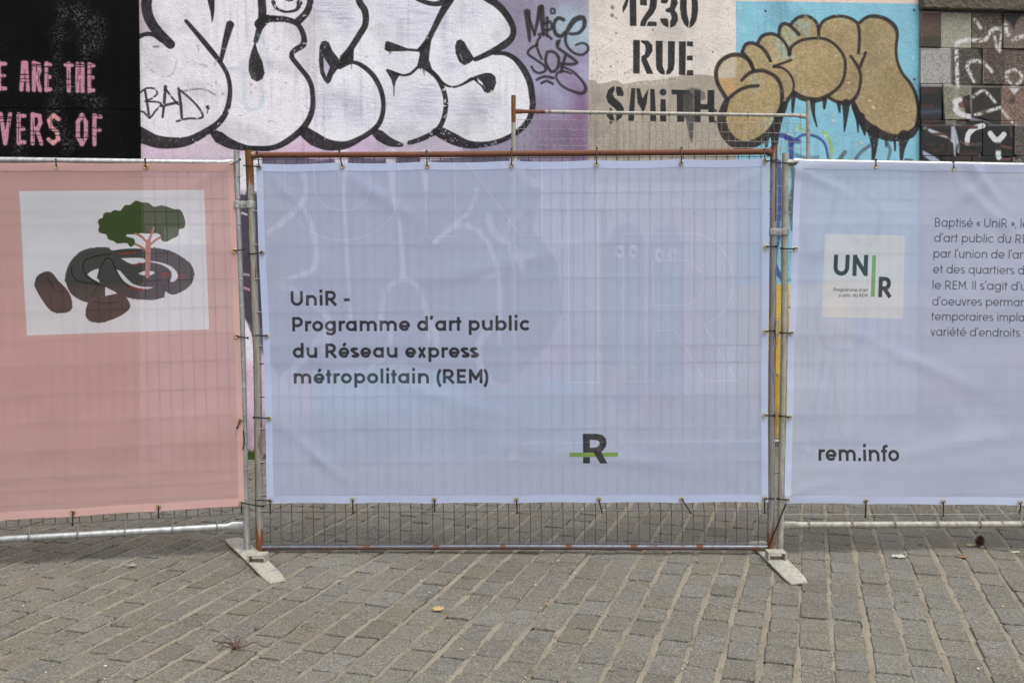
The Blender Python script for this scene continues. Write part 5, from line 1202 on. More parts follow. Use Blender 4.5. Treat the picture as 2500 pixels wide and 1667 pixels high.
def banner(plane, cv, left_pts, right_pts, ntop, label, mat, folds, hem=15.5, sag_top=None, NU=150, NV=90, off=0.020, name='banner'):
    """left_pts/right_pts: edge polylines from top to bottom in photo pixels; a gently wrinkled sheet between them"""
    def edge(pts, t_):
        ys = [p[1] for p in pts]; y = ys[0] + (ys[-1] - ys[0]) * t_; return float(np.interp(y, ys, [p[0] for p in pts])), y
    root = empty(name, plane.at(*plane.uv([((left_pts[0][0] + right_pts[0][0]) / 2, left_pts[-1][1])])[0], off), label, 'banner', 'printed mesh banners tied to the fence')
    P = np.zeros((NV + 1, NU + 1, 2))
    for j in range(NV + 1):
        tv = j / NV; a = edge(left_pts, tv); b_ = edge(right_pts, tv)
        for i in range(NU + 1):
            tu = i / NU; x = a[0] + (b_[0] - a[0]) * tu; y = a[1] + (b_[1] - a[1]) * tu
            sg = sag_top(tu) if sag_top else 0
            P[j, i] = (x, y + sg[0] * (1 - tv) ** 3 + sg[1] * tv ** 3 if sag_top else y)
    UV = plane.uv(P.reshape(-1, 2), off)
    disp = folds(P.reshape(-1, 2)[:, 0], P.reshape(-1, 2)[:, 1])
    disp = np.maximum(disp, -0.0025)
    co = plane.O + UV[:, :1] * plane.U + UV[:, 1:] * plane.V + plane.N * (off + disp)[:, None]
    def sub(jr, ir, name, extra=0.0, mt=None):
        mt = mt or mat[0]
        js = list(range(jr[0], jr[1] + 1)); is_ = list(range(ir[0], ir[1] + 1)); w_ = len(is_)
        vs_ = [tuple(co[j * (NU + 1) + i] + plane.N * extra) for j in js for i in is_]
        fs_ = [(a * w_ + b_, (a + 1) * w_ + b_, (a + 1) * w_ + b_ + 1, a * w_ + b_ + 1) for a in range(len(js) - 1) for b_ in range(w_ - 1)]
        me = D.meshes.new(name); me.from_pydata(vs_, [], fs_); me.update(); me.polygons.foreach_set('use_smooth', [True] * len(fs_)); me.materials.append(mt)
        uv_from_plane(me, cv, plane)
        o = D.objects.new(name, me); link(o, root); o.matrix_parent_inverse = Matrix.Translation(-root.location)
        return o
    sub((0, NV), (0, NU), 'sheet')
    wpx = right_pts[0][0] - left_pts[0][0]; hpx = left_pts[-1][1] - left_pts[0][1]
    ki = max(1, round(hem / wpx * NU)); kj = max(1, round(hem / hpx * NV))
    sub((0, kj), (0, NU), 'hem', 0.0016, mat[1]); sub((NV - kj, NV), (0, NU), 'hem', 0.0016, mat[1])
    sub((kj, NV - kj), (0, ki), 'hem', 0.0016, mat[1]); sub((kj, NV - kj), (NU - ki, NU), 'hem', 0.0016, mat[1])
    return root

EY = D.meshes.new('eyelet')
mb = MB(); mb.torus((0, 0, 0), (1, 0, 0), (0, 0, 1), 0.0100, 0.0034, 20, 8); EY = mb.mesh('eyelet', True); EY.materials.append(M_BRASS)
M_HOLE = simple('shadowed_hole', (0.05, 0.05, 0.05), 0.9)

def eyelet(plane, root, x, y, off=0.024):
    o = D.objects.new('eyelet', EY); link(o, root); p = plane.pt(x, y, off)
    o.matrix_parent_inverse = Matrix.Translation(-root.location); o.location = p
    o.rotation_euler = (0, 0, math.atan2(plane.U[1], plane.U[0]))

def tie(plane, segs, label, r=0.0032, tail=True, pl2=None):
    """segs: list of pixel polylines (x, y, offset)"""
    p0 = plane.pt(segs[0][0][0], segs[0][0][1], segs[0][0][2])
    root = empty('cable_tie', p0, label, 'cable tie', 'black cable ties holding the banners')
    for k, sg in enumerate(segs):
        pts = [(pl2 if (pl2 is not None and i == len(sg) - 1) else plane).pt(x, y, o_) for i, (x, y, o_) in enumerate(sg)]
        MB().tube(pts, r, 7, flat=[(0.6, 1.15)] * len(pts)).build('strap', M_TIE, root)
    e = segs[0][-1]
    pe = (pl2 or plane).pt(*e) if pl2 else plane.pt(*e)
    MB().box(pe, Vector(plane.U) * 0.0048, Vector(plane.N) * 0.004, Vector(plane.V) * 0.006).build('lock', M_TIE, root, False)
    return root

def gauss(x, y, cx, cy, sx, sy, ang=0):
    ca, sa = math.cos(ang), math.sin(ang); u = (x - cx) * ca + (y - cy) * sa; v = -(x - cx) * sa + (y - cy) * ca
    return np.exp(-(u / sx) ** 2 - (v / sy) ** 2)

INK = (0.215, 0.225, 0.235)
# --- main banner
def extent(plane, pts, off):
    uv = plane.uv(pts, off); return uv[:, 0].min() - .01, uv[:, 0].max() + .01, uv[:, 1].min() - .01, uv[:, 1].max() + .01
ML = [(625.3, 399.5), (632, 616), (642.5, 820), (648.5, 1021), (652, 1229.5)]
MR = [(1878, 387), (1877, 700), (1874.5, 1000), (1876, 1226.5)]
OB = 0.0145
u0, u1, v0, v1 = extent(MAIN, ML + MR, OB)
cb = Canvas(MAIN, u0, u1, v0, v1, 620, OB, base=(0.80, 0.84, 0.945))
LN = (0.92, 0.93, 0.98)
def outline(cv, pts, lw=2.5, a=0.8):
    q = cv.px(pts); box_strokes(cv, q, lw, LN, a)
# great outlined letters U N | R
def Pz(reg, pts): return Z(reg, pts)
def arcz(cx, cy, rx, ry, a0, a1, n=20): return [(cx + rx * math.cos(math.radians(a0 + (a1 - a0) * i / n)), cy - ry * math.sin(math.radians(a0 + (a1 - a0) * i / n))) for i in range(n + 1)]
outline(cb, Pz(5, [(320, 130), (328, 340)] + arcz(795, 350, 467, 410, 182, 358, 30) + [(1256, 340), (1252, 130)]))
outline(cb, Pz(5, [(558, 130), (562, 310)] + arcz(792, 320, 228, 202, 182, 358, 24) + [(1017, 310), (1012, 130)]))
outline(cb, Pz(5, [(1472, 125), (1478, 728), (1722, 732), (1712, 125)]))
outline(cb, Pz(5, [(1815, 122), (2250, 720), (2430, 720), (2426, 118)]))
outline(cb, Pz(5, [(2098, 120), (2182, 240), (2182, 118)]))
outline(cb, Pz(6, [(624, 115), (636, 1780 + 0)] ))
outline(cb, Pz(9, [(636, 0), (636, 450), (876, 450), (874, 0)]))
outline(cb, Pz(6, [(866, 110), (874, 1480)]))
outline(cb, Pz(6, [(1080, 1480), (1080, 710), (1620, 704)] + arcz(1620, 1095, 360, 391, 90, -42, 24) + [(1745, 1462), (1820, 1570)]))
outline(cb, Pz(9, [(1080, 0), (1087, 443), (1323, 441), (1323, 20), (1507, 20), (1752, 436), (2010, 434), (1750, 0)]))
outline(cb, Pz(6, [(1322, 932), (1560, 928)] + arcz(1560, 1110, 180, 182, 90, -90, 20) + [(1322, 1292), (1322, 932)]))
BW = 0.262
text(cb, 'UniR -', Pz(5, [(370, 1298)])[0], Pz(5, [(855, 1294)])[0], Pz(5, [(368, 1178)])[0], BW, INK)
text(cb, "Programme d'art public", Pz(5, [(382, 1508)])[0], Pz(6, [(312, 1500)])[0], Pz(5, [(380, 1390)])[0], BW, INK)
text(cb, 'du Réseau express', Pz(8, [(386, 247)])[0], Pz(8, [(1900, 245)])[0], Pz(8, [(384, 130)])[0], BW, INK)
text(cb, 'métropolitain (REM)', Pz(8, [(394, 458)])[0], Pz(8, [(1988, 455)])[0], Pz(8, [(392, 342)])[0], BW, INK)
GRN = (0.545, 0.70, 0.33)
cb.poly(Pz(9, [(638, 1022), (1034, 1020), (1035, 1055), (638, 1057)]), GRN, 1, 1)
cb.poly(Pz(9, [(748, 869), (860, 869), (905, 878), (935, 905), (943, 940), (935, 975), (900, 1020), (948, 1109), (890, 1110), (836, 1022), (750, 1022)]), INK, 1, 1)
cb.poly(Pz(9, [(750, 1058), (806, 1057), (806, 1109), (750, 1109)]), INK, 1, 1)
cb.poly(Pz(9, [(806, 918), (860, 920), (884, 935), (886, 960), (860, 980), (806, 983)]), (0.80, 0.84, 0.945), 1, 1)
cb.poly(Pz(9, [(748, 1021), (838, 1021), (858, 1056), (748, 1057)]), GRN, 1, 1)
im_main = cb.image('banner_print_main')
m_b1 = banner_mat('blue_banner_vinyl', im_main, 0.175, 0.46); h_b1 = banner_mat('blue_banner_hem', im_main, 0.05, 0.20, 0.955)
def folds_main(x, y):
    d = 0.0025 * np.sin(x / 83.0 + 0.6 * np.sin(y / 60.0)) + 0.0022 * np.sin(y / 27.0 + x / 400.0) * np.exp(-((y - 1000) / 260) ** 2)
    d += 0.005 * gauss(x, y, 1250, 640, 260, 20, -0.22) + 0.005 * gauss(x, y, 1500, 1120, 220, 16, 0.12) + 0.004 * gauss(x, y, 1050, 960, 180, 14, 0.3)
    d += 0.010 * gauss(x, y, 780, 1120, 110, 14, 0.72) - 0.006 * gauss(x, y, 800, 1150, 130, 26, 0.72)
    d += 0.007 * gauss(x, y, 930, 480, 110, 16, 0.55) + 0.005 * gauss(x, y, 700, 470, 60, 12, 0.8) + 0.005 * gauss(x, y, 1800, 445, 90, 10, -0.4) - 0.004 * gauss(x, y, 1700, 900, 200, 40, -0.3)
    for hy in hsy[1:-2]: d += 0.0012 * np.exp(-((y - hy) / 5.0) ** 2)
    return d
def sag_main(tu):
    k = (tu * 6 + 0.05) % 1.0
    return (3.0 * math.sin(math.pi * min(1, max(0, k))), -2.2 * math.sin(math.pi * k))
B1 = banner(MAIN, cb, ML, MR, 0, 'wide pale blue banner with dark French lettering and large outlined letters', (m_b1, h_b1), folds_main, sag_top=sag_main, off=OB)

# --- left banner
LR = [(570, 399.5), (579, 610), (587, 817), (593, 1025), (597, 1235)]
LLf = [(-262, 396), (-240, 700), (-216, 1285)]
u0, u1, v0, v1 = extent(LEFT, LR + LLf, OB)
cl = Canvas(LEFT, u0, u1, v0, v1, 560, OB, base=(0.865, 0.71, 0.69))
def Lz(pts): return Z(10, pts)
cl.poly(Lz([(157, 226), (1671, 215), (1712, 1356), (219, 1407)]), (0.93, 0.935, 0.95), 1, 1)
hpx_, wpx_ = cl.h, cl.w
rag = vnoise(hpx_, wpx_, 500, 81, 1)
DG = (0.31, 0.315, 0.30); BR = (0.345, 0.305, 0.295); OL = (0.13, 0.13, 0.13)
def lp(pts, col, k=1.0, soft=1.2):
    q, _ = smooth_line(np.array(pts + [pts[0]], float), [1] * (len(pts) + 1), 30)
    cl.poly(Lz(q.tolist()), col, 1, soft)
def ls(pts, w_, col, a=1.0): cl.stroke(Lz(pts), w_ / K, col, a, 1.3)
# looping dark ribbon: rim pieces, holes in white
lp([(283, 1000), (300, 930), (350, 892), (400, 883), (440, 905), (480, 960), (540, 1020), (580, 1090), (590, 1170), (560, 1212), (460, 1222), (400, 1190), (330, 1090)], BR)
lp([(537, 960), (550, 870), (600, 780), (690, 710), (800, 688), (890, 690), (915, 712), (1000, 700), (1100, 695), (1200, 700), (1260, 690), (1400, 720), (1510, 780), (1570, 840), (1590, 910), (1570, 980), (1520, 1030), (1440, 1070), (1390, 1068), (1350, 1045), (1345, 1090), (1250, 1112), (1120, 1108), (1030, 1090), (960, 1066), (855, 1085), (800, 1100), (740, 1140), (640, 1110), (570, 1050)], DG)
lp([(715, 910), (740, 885), (810, 860), (798, 930), (820, 975), (760, 945)], (0.93, 0.935, 0.95))
lp([(953, 868), (985, 880), (1030, 930), (1090, 985), (1180, 1010), (1258, 1010), (1200, 1028), (1100, 1010), (1010, 960)], (0.93, 0.935, 0.95))
lp([(990, 776), (1080, 772), (1170, 775), (1195, 805), (1085, 825)], (0.93, 0.935, 0.95))
lp([(1225, 797), (1310, 808), (1400, 840), (1450, 890), (1455, 935), (1425, 968), (1392, 965), (1405, 930), (1400, 880), (1330, 830), (1235, 806)], (0.93, 0.935, 0.95))
lp([(1135, 898), (1190, 878), (1250, 882), (1268, 895), (1230, 915), (1160, 912)], (0.93, 0.935, 0.95))
lp([(858, 1008), (900, 1030), (960, 1066), (856, 1086)], (0.93, 0.935, 0.95))
lp([(720, 1140), (760, 1105), (860, 1085), (960, 1065), (1010, 1075), (1040, 1105), (1068, 1165), (1040, 1210), (960, 1260), (870, 1292), (800, 1302), (730, 1285), (700, 1240), (705, 1180)], BR)
for pts, w_ in [([(590, 850), (590, 900), (640, 960), (760, 985), (850, 1000)], 9), ([(910, 740), (800, 755), (700, 790), (680, 850), (710, 920), (800, 985)], 9), ([(798, 940), (820, 860), (860, 785), (885, 772), (920, 800), (950, 870), (990, 940), (1050, 1010)], 9), ([(750, 1090), (790, 1010)], 7), ([(770, 1130), (850, 1145), (970, 1130)], 7), ([(390, 930), (450, 1030)], 6), ([(470, 1040), (520, 1050)], 5), ([(855, 1000), (856, 1085)], 8), ([(1350, 985), (1350, 1045)], 8), ([(945, 720), (1150, 710)], 6)]: ls(pts, w_, OL, 0.85)
# ragged brush rim
for P_ in [[(537, 960), (550, 870), (600, 780), (690, 710), (800, 688), (890, 690)], [(1260, 690), (1400, 720), (1510, 780), (1570, 840), (1590, 910)], [(1030, 1090), (1120, 1108), (1250, 1112), (1345, 1090)], [(700, 1240), (730, 1285), (800, 1302), (870, 1292)], [(590, 1170), (560, 1212), (460, 1222)]]:
    q, _ = smooth_line(np.array(P_, float), [1] * len(P_), 7)
    for p in q: ls([(p[0] + random.uniform(-3, 3), p[1] + random.uniform(-4, 4)), (p[0] + random.uniform(-4, 4), p[1] + random.uniform(-6, 6))], random.uniform(3, 8), DG)
RD = (0.62, 0.24, 0.20)
for (xa, xb_, y, dy) in [(970, 1120, 740, -10), (1085, 1165, 832, -14), (1320, 1380, 900, 0), (1325, 1380, 922, 0), (1465, 1500, 915, 0), (1465, 1495, 940, 0), (1065, 1190, 1018, 14)]:
    n = int((xb_ - xa) / 17)
    for k in range(n + 1):
        x = xa + 17 * k; yy = y + dy * k / max(1, n); ls([(x, yy), (x + 9, yy + random.uniform(-7, 5))], 12, RD, 0.95)
TG_ = (0.72, 0.50, 0.42)
lp([(1190, 925), (1195, 700), (1200, 640), (1235, 640), (1225, 920)], TG_)
for pts, w_ in [([(1208, 920), (1210, 760), (1212, 640)], 36), ([(1205, 645), (1160, 600), (1108, 570)], 18), ([(1215, 650), (1235, 590), (1258, 525)], [26, 20, 16]), ([(1225, 670), (1270, 630), (1320, 600)], 18), ([(1200, 710), (1150, 680), (1100, 655)], 18)]:
    cl.stroke(Lz(pts), [x / K for x in w_] if hasattr(w_, '__len__') else w_ / K, TG_, 1, 1.2)
GR = (0.28, 0.345, 0.20)
lp([(800, 480), (810, 455), (840, 445), (845, 415), (875, 398), (905, 402), (935, 380), (985, 388), (1020, 342), (1065, 340), (1110, 303), (1160, 318), (1215, 322), (1260, 355), (1320, 342), (1380, 358), (1430, 375), (1475, 378), (1505, 430), (1518, 490), (1505, 530), (1465, 540), (1460, 590), (1410, 615), (1360, 642), (1320, 625), (1318, 590), (1280, 570), (1215, 575), (1150, 570), (1100, 580), (1040, 580), (1035, 598), (1090, 612), (1105, 640), (1090, 675), (1060, 680), (1038, 650), (960, 655), (930, 635), (885, 620), (868, 580), (820, 570), (803, 545), (812, 515)], GR)
for pts, w_ in [([(1258, 525), (1240, 585)], 16), ([(1108, 570), (1150, 598)], 14)]: cl.stroke(Lz(pts), w_ / K, TG_, 1, 1.2)
im_left = cl.image('banner_print_left')
m_b2 = banner_mat('pink_banner_vinyl', im_left, 0.15, 0.46); h_b2 = banner_mat('pink_banner_hem', im_left, 0.05, 0.20, 0.955)
def folds_left(x, y):
    d = 0.004 * np.sin(x / 70.0 + 0.5) * np.exp(-((y - 400) / 90) ** 2) + 0.003 * np.sin(y / 34.0 + x / 220.0)
    d += 0.006 * gauss(x, y, 490, 445, 70, 14, -0.5) + 0.004 * gauss(x, y, 540, 520, 60, 12, -0.9) + 0.003 * np.sin(x / 43.0 + y / 130.0)
    d += 0.010 * np.exp(-((y - 398) / 20.0) ** 2)
    for a, b_ in hl[3:-2]: d += 0.0014 * np.exp(-((y - (b_ + (a - b_) * x / 590)) / 5.0) ** 2)
    return d
def sag_left(tu):
    k = (tu * 3.85 + 0.15) % 1.0
    return (1.6 * math.sin(math.pi * k), -2.2 * math.sin(math.pi * k))
B2 = banner(LEFT, cl, LLf, LR, 0, 'pink banner with a framed white picture of a green tree growing from dark loops', (m_b2, h_b2), folds_left, sag_top=sag_left, off=OB, NU=110)

# --- right banner
RL = [(1944, 392), (1940, 420), (1932.6, 598), (1929.5, 747), (1923.6, 825), (1920.6, 1000), (1914.7, 1208), (1913, 1228.5)]
RR = [(3050, 412), (3040, 700), (3020, 1238)]
u0, u1, v0, v1 = extent(RIGHT, RL + RR, OB)
cr_ = Canvas(RIGHT, u0, u1, v0, v1, 620, OB, base=(0.825, 0.855, 0.95))
cr_.poly(Z(7, [(716, 711), (1377, 724), (1355, 1403), (693, 1390)]), (0.935, 0.935, 0.945), 1, 1)
def Rz(p): return Z(7, [p])[0]
text(cr_, 'UN', Rz((788, 1053)), Rz((1075, 1055)), Rz((792, 880)), 0.285, INK)
text(cr_, 'R', Rz((1158, 1228)), Rz((1262, 1229)), Rz((1165, 1060)), 0.29, INK)
cr_.poly(Z(7, [(1107, 886), (1139, 886), (1128, 1225), (1095, 1225)]), (0.53, 0.71, 0.40), 1, 1)
text(cr_, "Programme d'art", Rz((789, 1180)), Rz((1069, 1184)), Rz((790, 1152)), 0.15, INK)
text(cr_, 'public du REM', Rz((833, 1224)), Rz((1067, 1227)), Rz((834, 1197)), 0.15, INK)
LW = 0.135; INK2 = (0.30, 0.305, 0.33)
for s_, rf, a, b_, tp in [('Baptisé « UniR », le projet', 'Baptisé « UniR »,', (1618, 651), (2283, 659), (1621, 579)), ("d'art public du REM est né", "d'art public du", (1614, 776), (2238, 785), (1616, 705)), ("par l'union de l'art public", "par l'union de", (1610, 905), (2190, 912), (1613, 834)), ('et des quartiers desservis par', 'et des quartiers', (1606, 1032), (2265, 1041), (1608, 962)),
                      ("le REM. Il s'agit d'un ensemble", "le REM. Il s'agit", (1602, 1162), (2208, 1170), (1604, 1092)), ("d'oeuvres permanentes ou", "d'oeuvres", (1597, 1295), (1998, 1299), (1599, 1225)), ('temporaires implantées dans', 'temporaires', (1593, 1418), (2095, 1423), (1595, 1350)), ("variété d'endroits sur le parcours", "variété d'endroits", (1588, 1544), (2315, 1553), (1590, 1474))]:
    text(cr_, s_, Rz(a), Rz(b_), Rz(tp), LW, INK2, ref=rf)
Rb = lambda p: (1800 + p[0] / K, 1000 + p[1] / K)
text(cr_, 'rem.info', Rb((668, 418)), Rb((1322, 421)), Rb((668, 288)), 0.245, INK)
im_right = cr_.image('banner_print_right')
m_b3 = banner_mat('pale_blue_banner_vinyl', im_right, 0.15, 0.46); h_b3 = banner_mat('pale_blue_banner_hem', im_right, 0.05, 0.20, 0.955)
def folds_right(x, y):
    d = 0.004 * np.sin(x / 61.0 + 1.0) * np.exp(-((y - 410) / 70) ** 2) + 0.0028 * np.sin(y / 31.0 + x / 260.0) + 0.003 * np.sin(x / 90.0 + y / 140.0)
    d += 0.007 * gauss(x, y, 2230, 880, 170, 16, 0.42) + 0.007 * gauss(x, y, 2420, 520, 120, 14, 0.75) + 0.006 * gauss(x, y, 2300, 1090, 200, 18, -0.18) - 0.005 * gauss(x, y, 2120, 700, 60, 90, 0.2)
    d += 0.013 * gauss(x, y, 2010, 445, 90, 12, 0.35) - 0.008 * gauss(x, y, 2060, 460, 110, 16, 0.25) + 0.009 * gauss(x, y, 2400, 440, 80, 13, 0.9) + 0.006 * gauss(x, y, 2370, 470, 60, 12, -0.6)
    d += 0.006 * gauss(x, y, 1960, 1196, 70, 9, -0.25) + 0.005 * gauss(x, y, 2040, 1214, 160, 7, 0.0)
    d += 0.010 * np.exp(-((y - 400) / 20.0) ** 2)
    for hy in hr[3:-2]: d += 0.0022 * np.exp(-((y - hy - 2) / 6.0) ** 2) * (0.4 + 0.6 * np.exp(-((x - 1950) / 200) ** 2))
    return d
def sag_right(tu):
    k = ((tu * 1106 - 6) / 190.0) % 1.0
    return (2.2 * math.sin(math.pi * k), -1.5 * math.sin(math.pi * k))
B3 = banner(RIGHT, cr_, RL, RR, 0, 'pale blue banner with a white logo square, a web address and thin text lines', (m_b3, h_b3), folds_right, sag_top=sag_right, off=OB, NU=140)

# ------------------------------------------------------------------ eyelets and cable ties
ORD = ['first', 'second', 'third', 'fourth', 'fifth', 'sixth', 'seventh', 'eighth']
nB = {id(B1): 'wide blue banner', id(B2): 'pink banner', id(B3): 'blue logo banner'}
O1 = 0.030
def T(plane, root, g, ends, label, pl2=None):
    eyelet(plane, root, g[0], g[1])
    segs = [[(g[0], g[1], O1)] + e for e in ends]
    tie(plane, segs, label, pl2=pl2)
tops = [((836, 407), (828.8, 369)), ((1043, 406), (1041.8, 369)), ((1249.4, 404), (1249, 365)), ((1456.8, 402), (1456.8, 363)), ((1663.5, 398.8), (1664, 362))]
for k, (g, e) in enumerate(tops):
    T(MAIN, B1, g, [[(e[0], e[1] + 10, 0.024), (e[0], e[1], 0.010)]], 'upright black cable tie on the rusty top rail, %s from the left' % ORD[k])
T(MAIN, B1, (632.8, 408), [[(630, 385, 0.028), (627, 373, 0.014)], [(612, 405, 0.030), (594, 404, 0.016)]], 'forked black cable tie at the top left corner of the wide blue banner')
T(MAIN, B1, (1868.8, 393.8), [[(1867, 380, 0.026), (1866.5, 366, 0.012)], [(1882, 393, 0.03), (1898, 389, 0.016)]], 'forked black cable tie at the top right corner of the wide blue banner')
for k, (g, e) in enumerate([((640.2, 616.2), (607.5, 620)), ((650.6, 820.2), (618, 818.7)), ((656.6, 1021.3), (619.5, 1019))]):
    T(MAIN, B1, g, [[(e[0] + 12, e[1], 0.030), (e[0], e[1], 0.014)]], 'black cable tie on the left side of the wide blue banner, %s from the top' % ['first', 'middle', 'lowest'][k])
T(MAIN, B1, (659.6, 1222), [[(659.6, 1251, 0.004)], [(640, 1221, 0.030), (622, 1220.6, 0.014)]], 'forked black cable tie at the bottom left corner of the wide blue banner')
for k, (g, e) in enumerate([((860.6, 1219.4), (862, 1250)), ((1060, 1219.4), (1061, 1247)), ((1260.7, 1219), (1262.8, 1250)), ((1462, 1218.5), (1469.6, 1250)), ((1664.7, 1218.5), (1686, 1251))]):
    T(MAIN, B1, g, [[(g[0] + (e[0] - g[0]) * .3, g[1] + 10, 0.024), (e[0], e[1], 0.002)]], 'black cable tie below the wide blue banner, %s along its edge' % (['first', 'second', 'third', 'fourth', 'slanting fifth'][k]))
T(MAIN, B1, (1866.7, 1217), [[(1867, 1251, 0.002)], [(1880, 1216.5, 0.03), (1891, 1216.4, 0.016)]], 'forked black cable tie at the bottom right corner of the wide blue banner')
for k, (g, e) in enumerate([((1870.8, 602.8), (1895, 601.5)), ((1868, 809.8), (1892, 807)), ((1867.3, 1014), (1891, 1014))]):
    T(MAIN, B1, g, [[(e[0] - 8, e[1], 0.030), (e[0], e[1], 0.018)]], 'black cable tie on the right side of the wide blue banner, %s from the top' % ['first', 'middle', 'lowest'][k])
for k, (g, e) in enumerate([((137.6, 407.5), (136.4, 390)), ((356, 407.5), (354.5, 390))]):
    T(LEFT, B2, g, [[(e[0], e[1] + 5, 0.028), (e[0], e[1], 0.012)]], 'black cable tie on the top edge of the pink banner, %s' % ['the left one', 'the right one'][k])
T(LEFT, B2, (563, 402.7), [[(575, 397, 0.028), (586, 390, 0.014)]], 'black cable tie at the top right corner of the pink banner')
T(LEFT, B2, (572, 612.4), [[(586, 610, 0.026), (596, 609, 0.012)]], 'black cable tie on the right side of the pink banner, beside the green tree')
T(LEFT, B2, (577.9, 821), [[(592, 823, 0.026), (605, 825, 0.010)]], 'black cable tie on the right side of the pink banner, below the white picture')
T(LEFT, B2, (586.8, 1026.2), [[(583, 1035, 0.03), (579.4, 1044, 0.03)]], 'loose black cable tie end dangling on the right side of the pink banner')
T(LEFT, B2, (589.8, 1227), [[(610, 1231, 0.03), (630, 1234, 0.022), (643, 1235, 0.016)], [(589, 1254, 0.004)]], 'long black cable tie from the pink banner bottom corner across to the rusty post')
for k, (g, e) in enumerate([((177.8, 1249.6), (177.2, 1281)), ((386.6, 1236), (387.2, 1262))]):
    T(LEFT, B2, g, [[(g[0], g[1] + 12, 0.026), (e[0], e[1], 0.002)]], 'black cable tie below the pink banner, %s' % ['the left one', 'the right one'][k])
lt = MB().tube([LEFT.pt(594, 1050, 0.02), LEFT.pt(596, 1068, 0.022), LEFT.pt(596, 1082, 0.022), LEFT.pt(592.5, 1097, 0.022)], 0.0028, 6).build('cable_tie', M_TIE, None)
tag(lt, 'snapped cable tie strip lying along the galvanised post', 'cable tie')
T(RIGHT, B3, (1948, 397.7), [[(1930, 399.5, 0.032), (1905, 397.5, 0.032), (1884, 394, 0.030)], [(1950, 390, 0.026)]], 'long black cable tie stretched between the corners of the two blue banners')
for k, (g, e) in enumerate([((2139, 406.6), (2138.4, 391)), ((2328.7, 412), (2328, 394))]):
    T(RIGHT, B3, g, [[(e[0], e[1] + 5, 0.028), (e[0], e[1], 0.012)]], 'dark cable tie on the top edge of the logo banner, %s' % ['the left one', 'the right one'][k])
for k, (g, e) in enumerate([((1942.4, 607.8), (1907, 606.6)), ((1933, 813.4), (1904, 812)), ((1928, 1018.8), (1902.8, 1015))]):
    T(RIGHT, B3, g, [[(e[0] + 12, e[1] + 1, 0.030), (e[0], e[1], 0.014)]], 'black cable tie on the left side of the logo banner, %s from the top' % ['first', 'middle', 'lowest'][k])
T(RIGHT, B3, (1922, 1220), [[(1910, 1218.5, 0.03), (1898.3, 1217.5, 0.014)]], 'short black cable tie at the bottom left corner of the logo banner')
dt = MB().tube([RIGHT.pt(1919, 1229, 0.03), RIGHT.pt(1897, 1284, 0.03), RIGHT.pt(1873, 1343, 0.03)], 0.0038, 7, flat=[(0.6, 1.2)] * 3).build('cable_tie', M_TIE, None)
tag(dt, 'long slanting black strap running down across both right hand posts', 'cable tie')
for k, (g, e) in enumerate([((2114.3, 1222.8), (2112.8, 1260.6)), ((2303.4, 1224.3), (2302.8, 1257.7)), ((2491.7, 1226.4), (2488.7, 1253.2))]):
    T(RIGHT, B3, g, [[(g[0], g[1] + 12, 0.026), (e[0], e[1], 0.004)]], 'thick black cable tie below the logo banner, %s from its left corner' % ORD[k])

# ------------------------------------------------------------------ litter, cone, weeds
def pine_cone():
    g = ground(2388, 1336); root = empty('pine_cone', (g.x, g.y, 0), 'dark open pine cone lying on the paving at the right', 'pine cone')
    m = simple('cone_scale', (0.060, 0.026, 0.014), 0.7, var=0.4, vscale=60); ml = simple('cone_tip', (0.11, 0.06, 0.035), 0.8)
    ax = Vector((0.35, 0.1, 0.93)).normalized(); c0 = Vector((g.x, g.y, 0.004))
    MB().tube([c0, c0 + ax * 0.030, c0 + ax * 0.060], [0.010, 0.014, 0.004], 8).build('core', m, root)
    a = ax.orthogonal().normalized(); b_ = ax.cross(a); rr = random.Random(3)
    for k in range(52):
        t_ = k / 52; an = k * 2.39996; prof = 0.026 * math.sin(math.pi * (0.16 + 0.80 * t_)) ** 0.8
        d = a * math.cos(an) + b_ * math.sin(an); base = c0 + ax * (0.006 + 0.052 * t_); tip = base + d * prof + ax * 0.006; s = ax.cross(d)
        tip.z = max(tip.z, 0.002)
        v = [base + s * 0.003, base - s * 0.003, tip - s * 0.0065 - ax * 0.001, tip + s * 0.0065 - ax * 0.001, tip + d * 0.003 + ax * 0.003, base + ax * 0.003]
        for q in v: q.z = max(q.z, 0.001)
        MB().add(v, [(0, 1, 2, 3), (2, 4, 3), (1, 5, 4, 2), (0, 3, 4, 5), (0, 5, 1)]).build('scale', m, root, False)
pine_cone()
def leaf(px, py, L, W_, ang, col, label, cat='leaf', z=0.006, curl=0.006):
    g = ground(px, py); n = 7; vs_ = []; rr = random.Random(int(px))
    ca, sa = math.cos(ang), math.sin(ang)
    for i in range(n + 1):
        t_ = i / n; w_ = W_ * math.sin(math.pi * min(0.98, max(0.03, t_))) ** 0.7
        for k in (-1, 0, 1):
            x = (t_ - .5) * L; y = k * w_ * .5 * (1 + rr.uniform(-.2, .2)); zz = z * .5 + curl * (abs(k) * (.2 if k < 0 else .7) + rr.uniform(0, .6))
            vs_.append((g.x + x * ca - y * sa, g.y + x * sa + y * ca, zz))
    fs_ = [(i * 3 + k, i * 3 + k + 1, (i + 1) * 3 + k + 1, (i + 1) * 3 + k) for i in range(n) for k in range(2)]
    o = MB().add(vs_, fs_).build('dead_leaf' if cat == 'leaf' else 'paper_scrap', simple('leaf_%d' % int(px), col, 0.7, var=0.25, vscale=40), None)
    md = o.modifiers.new('thick', 'SOLIDIFY'); md.thickness = 0.0008
    tag(o, label, cat)
leaf(1069, 1491, 0.060, 0.032, 0.1, (0.40, 0.28, 0.13), 'curled pale yellow leaf on the paving below the wide banner', curl=0.014)
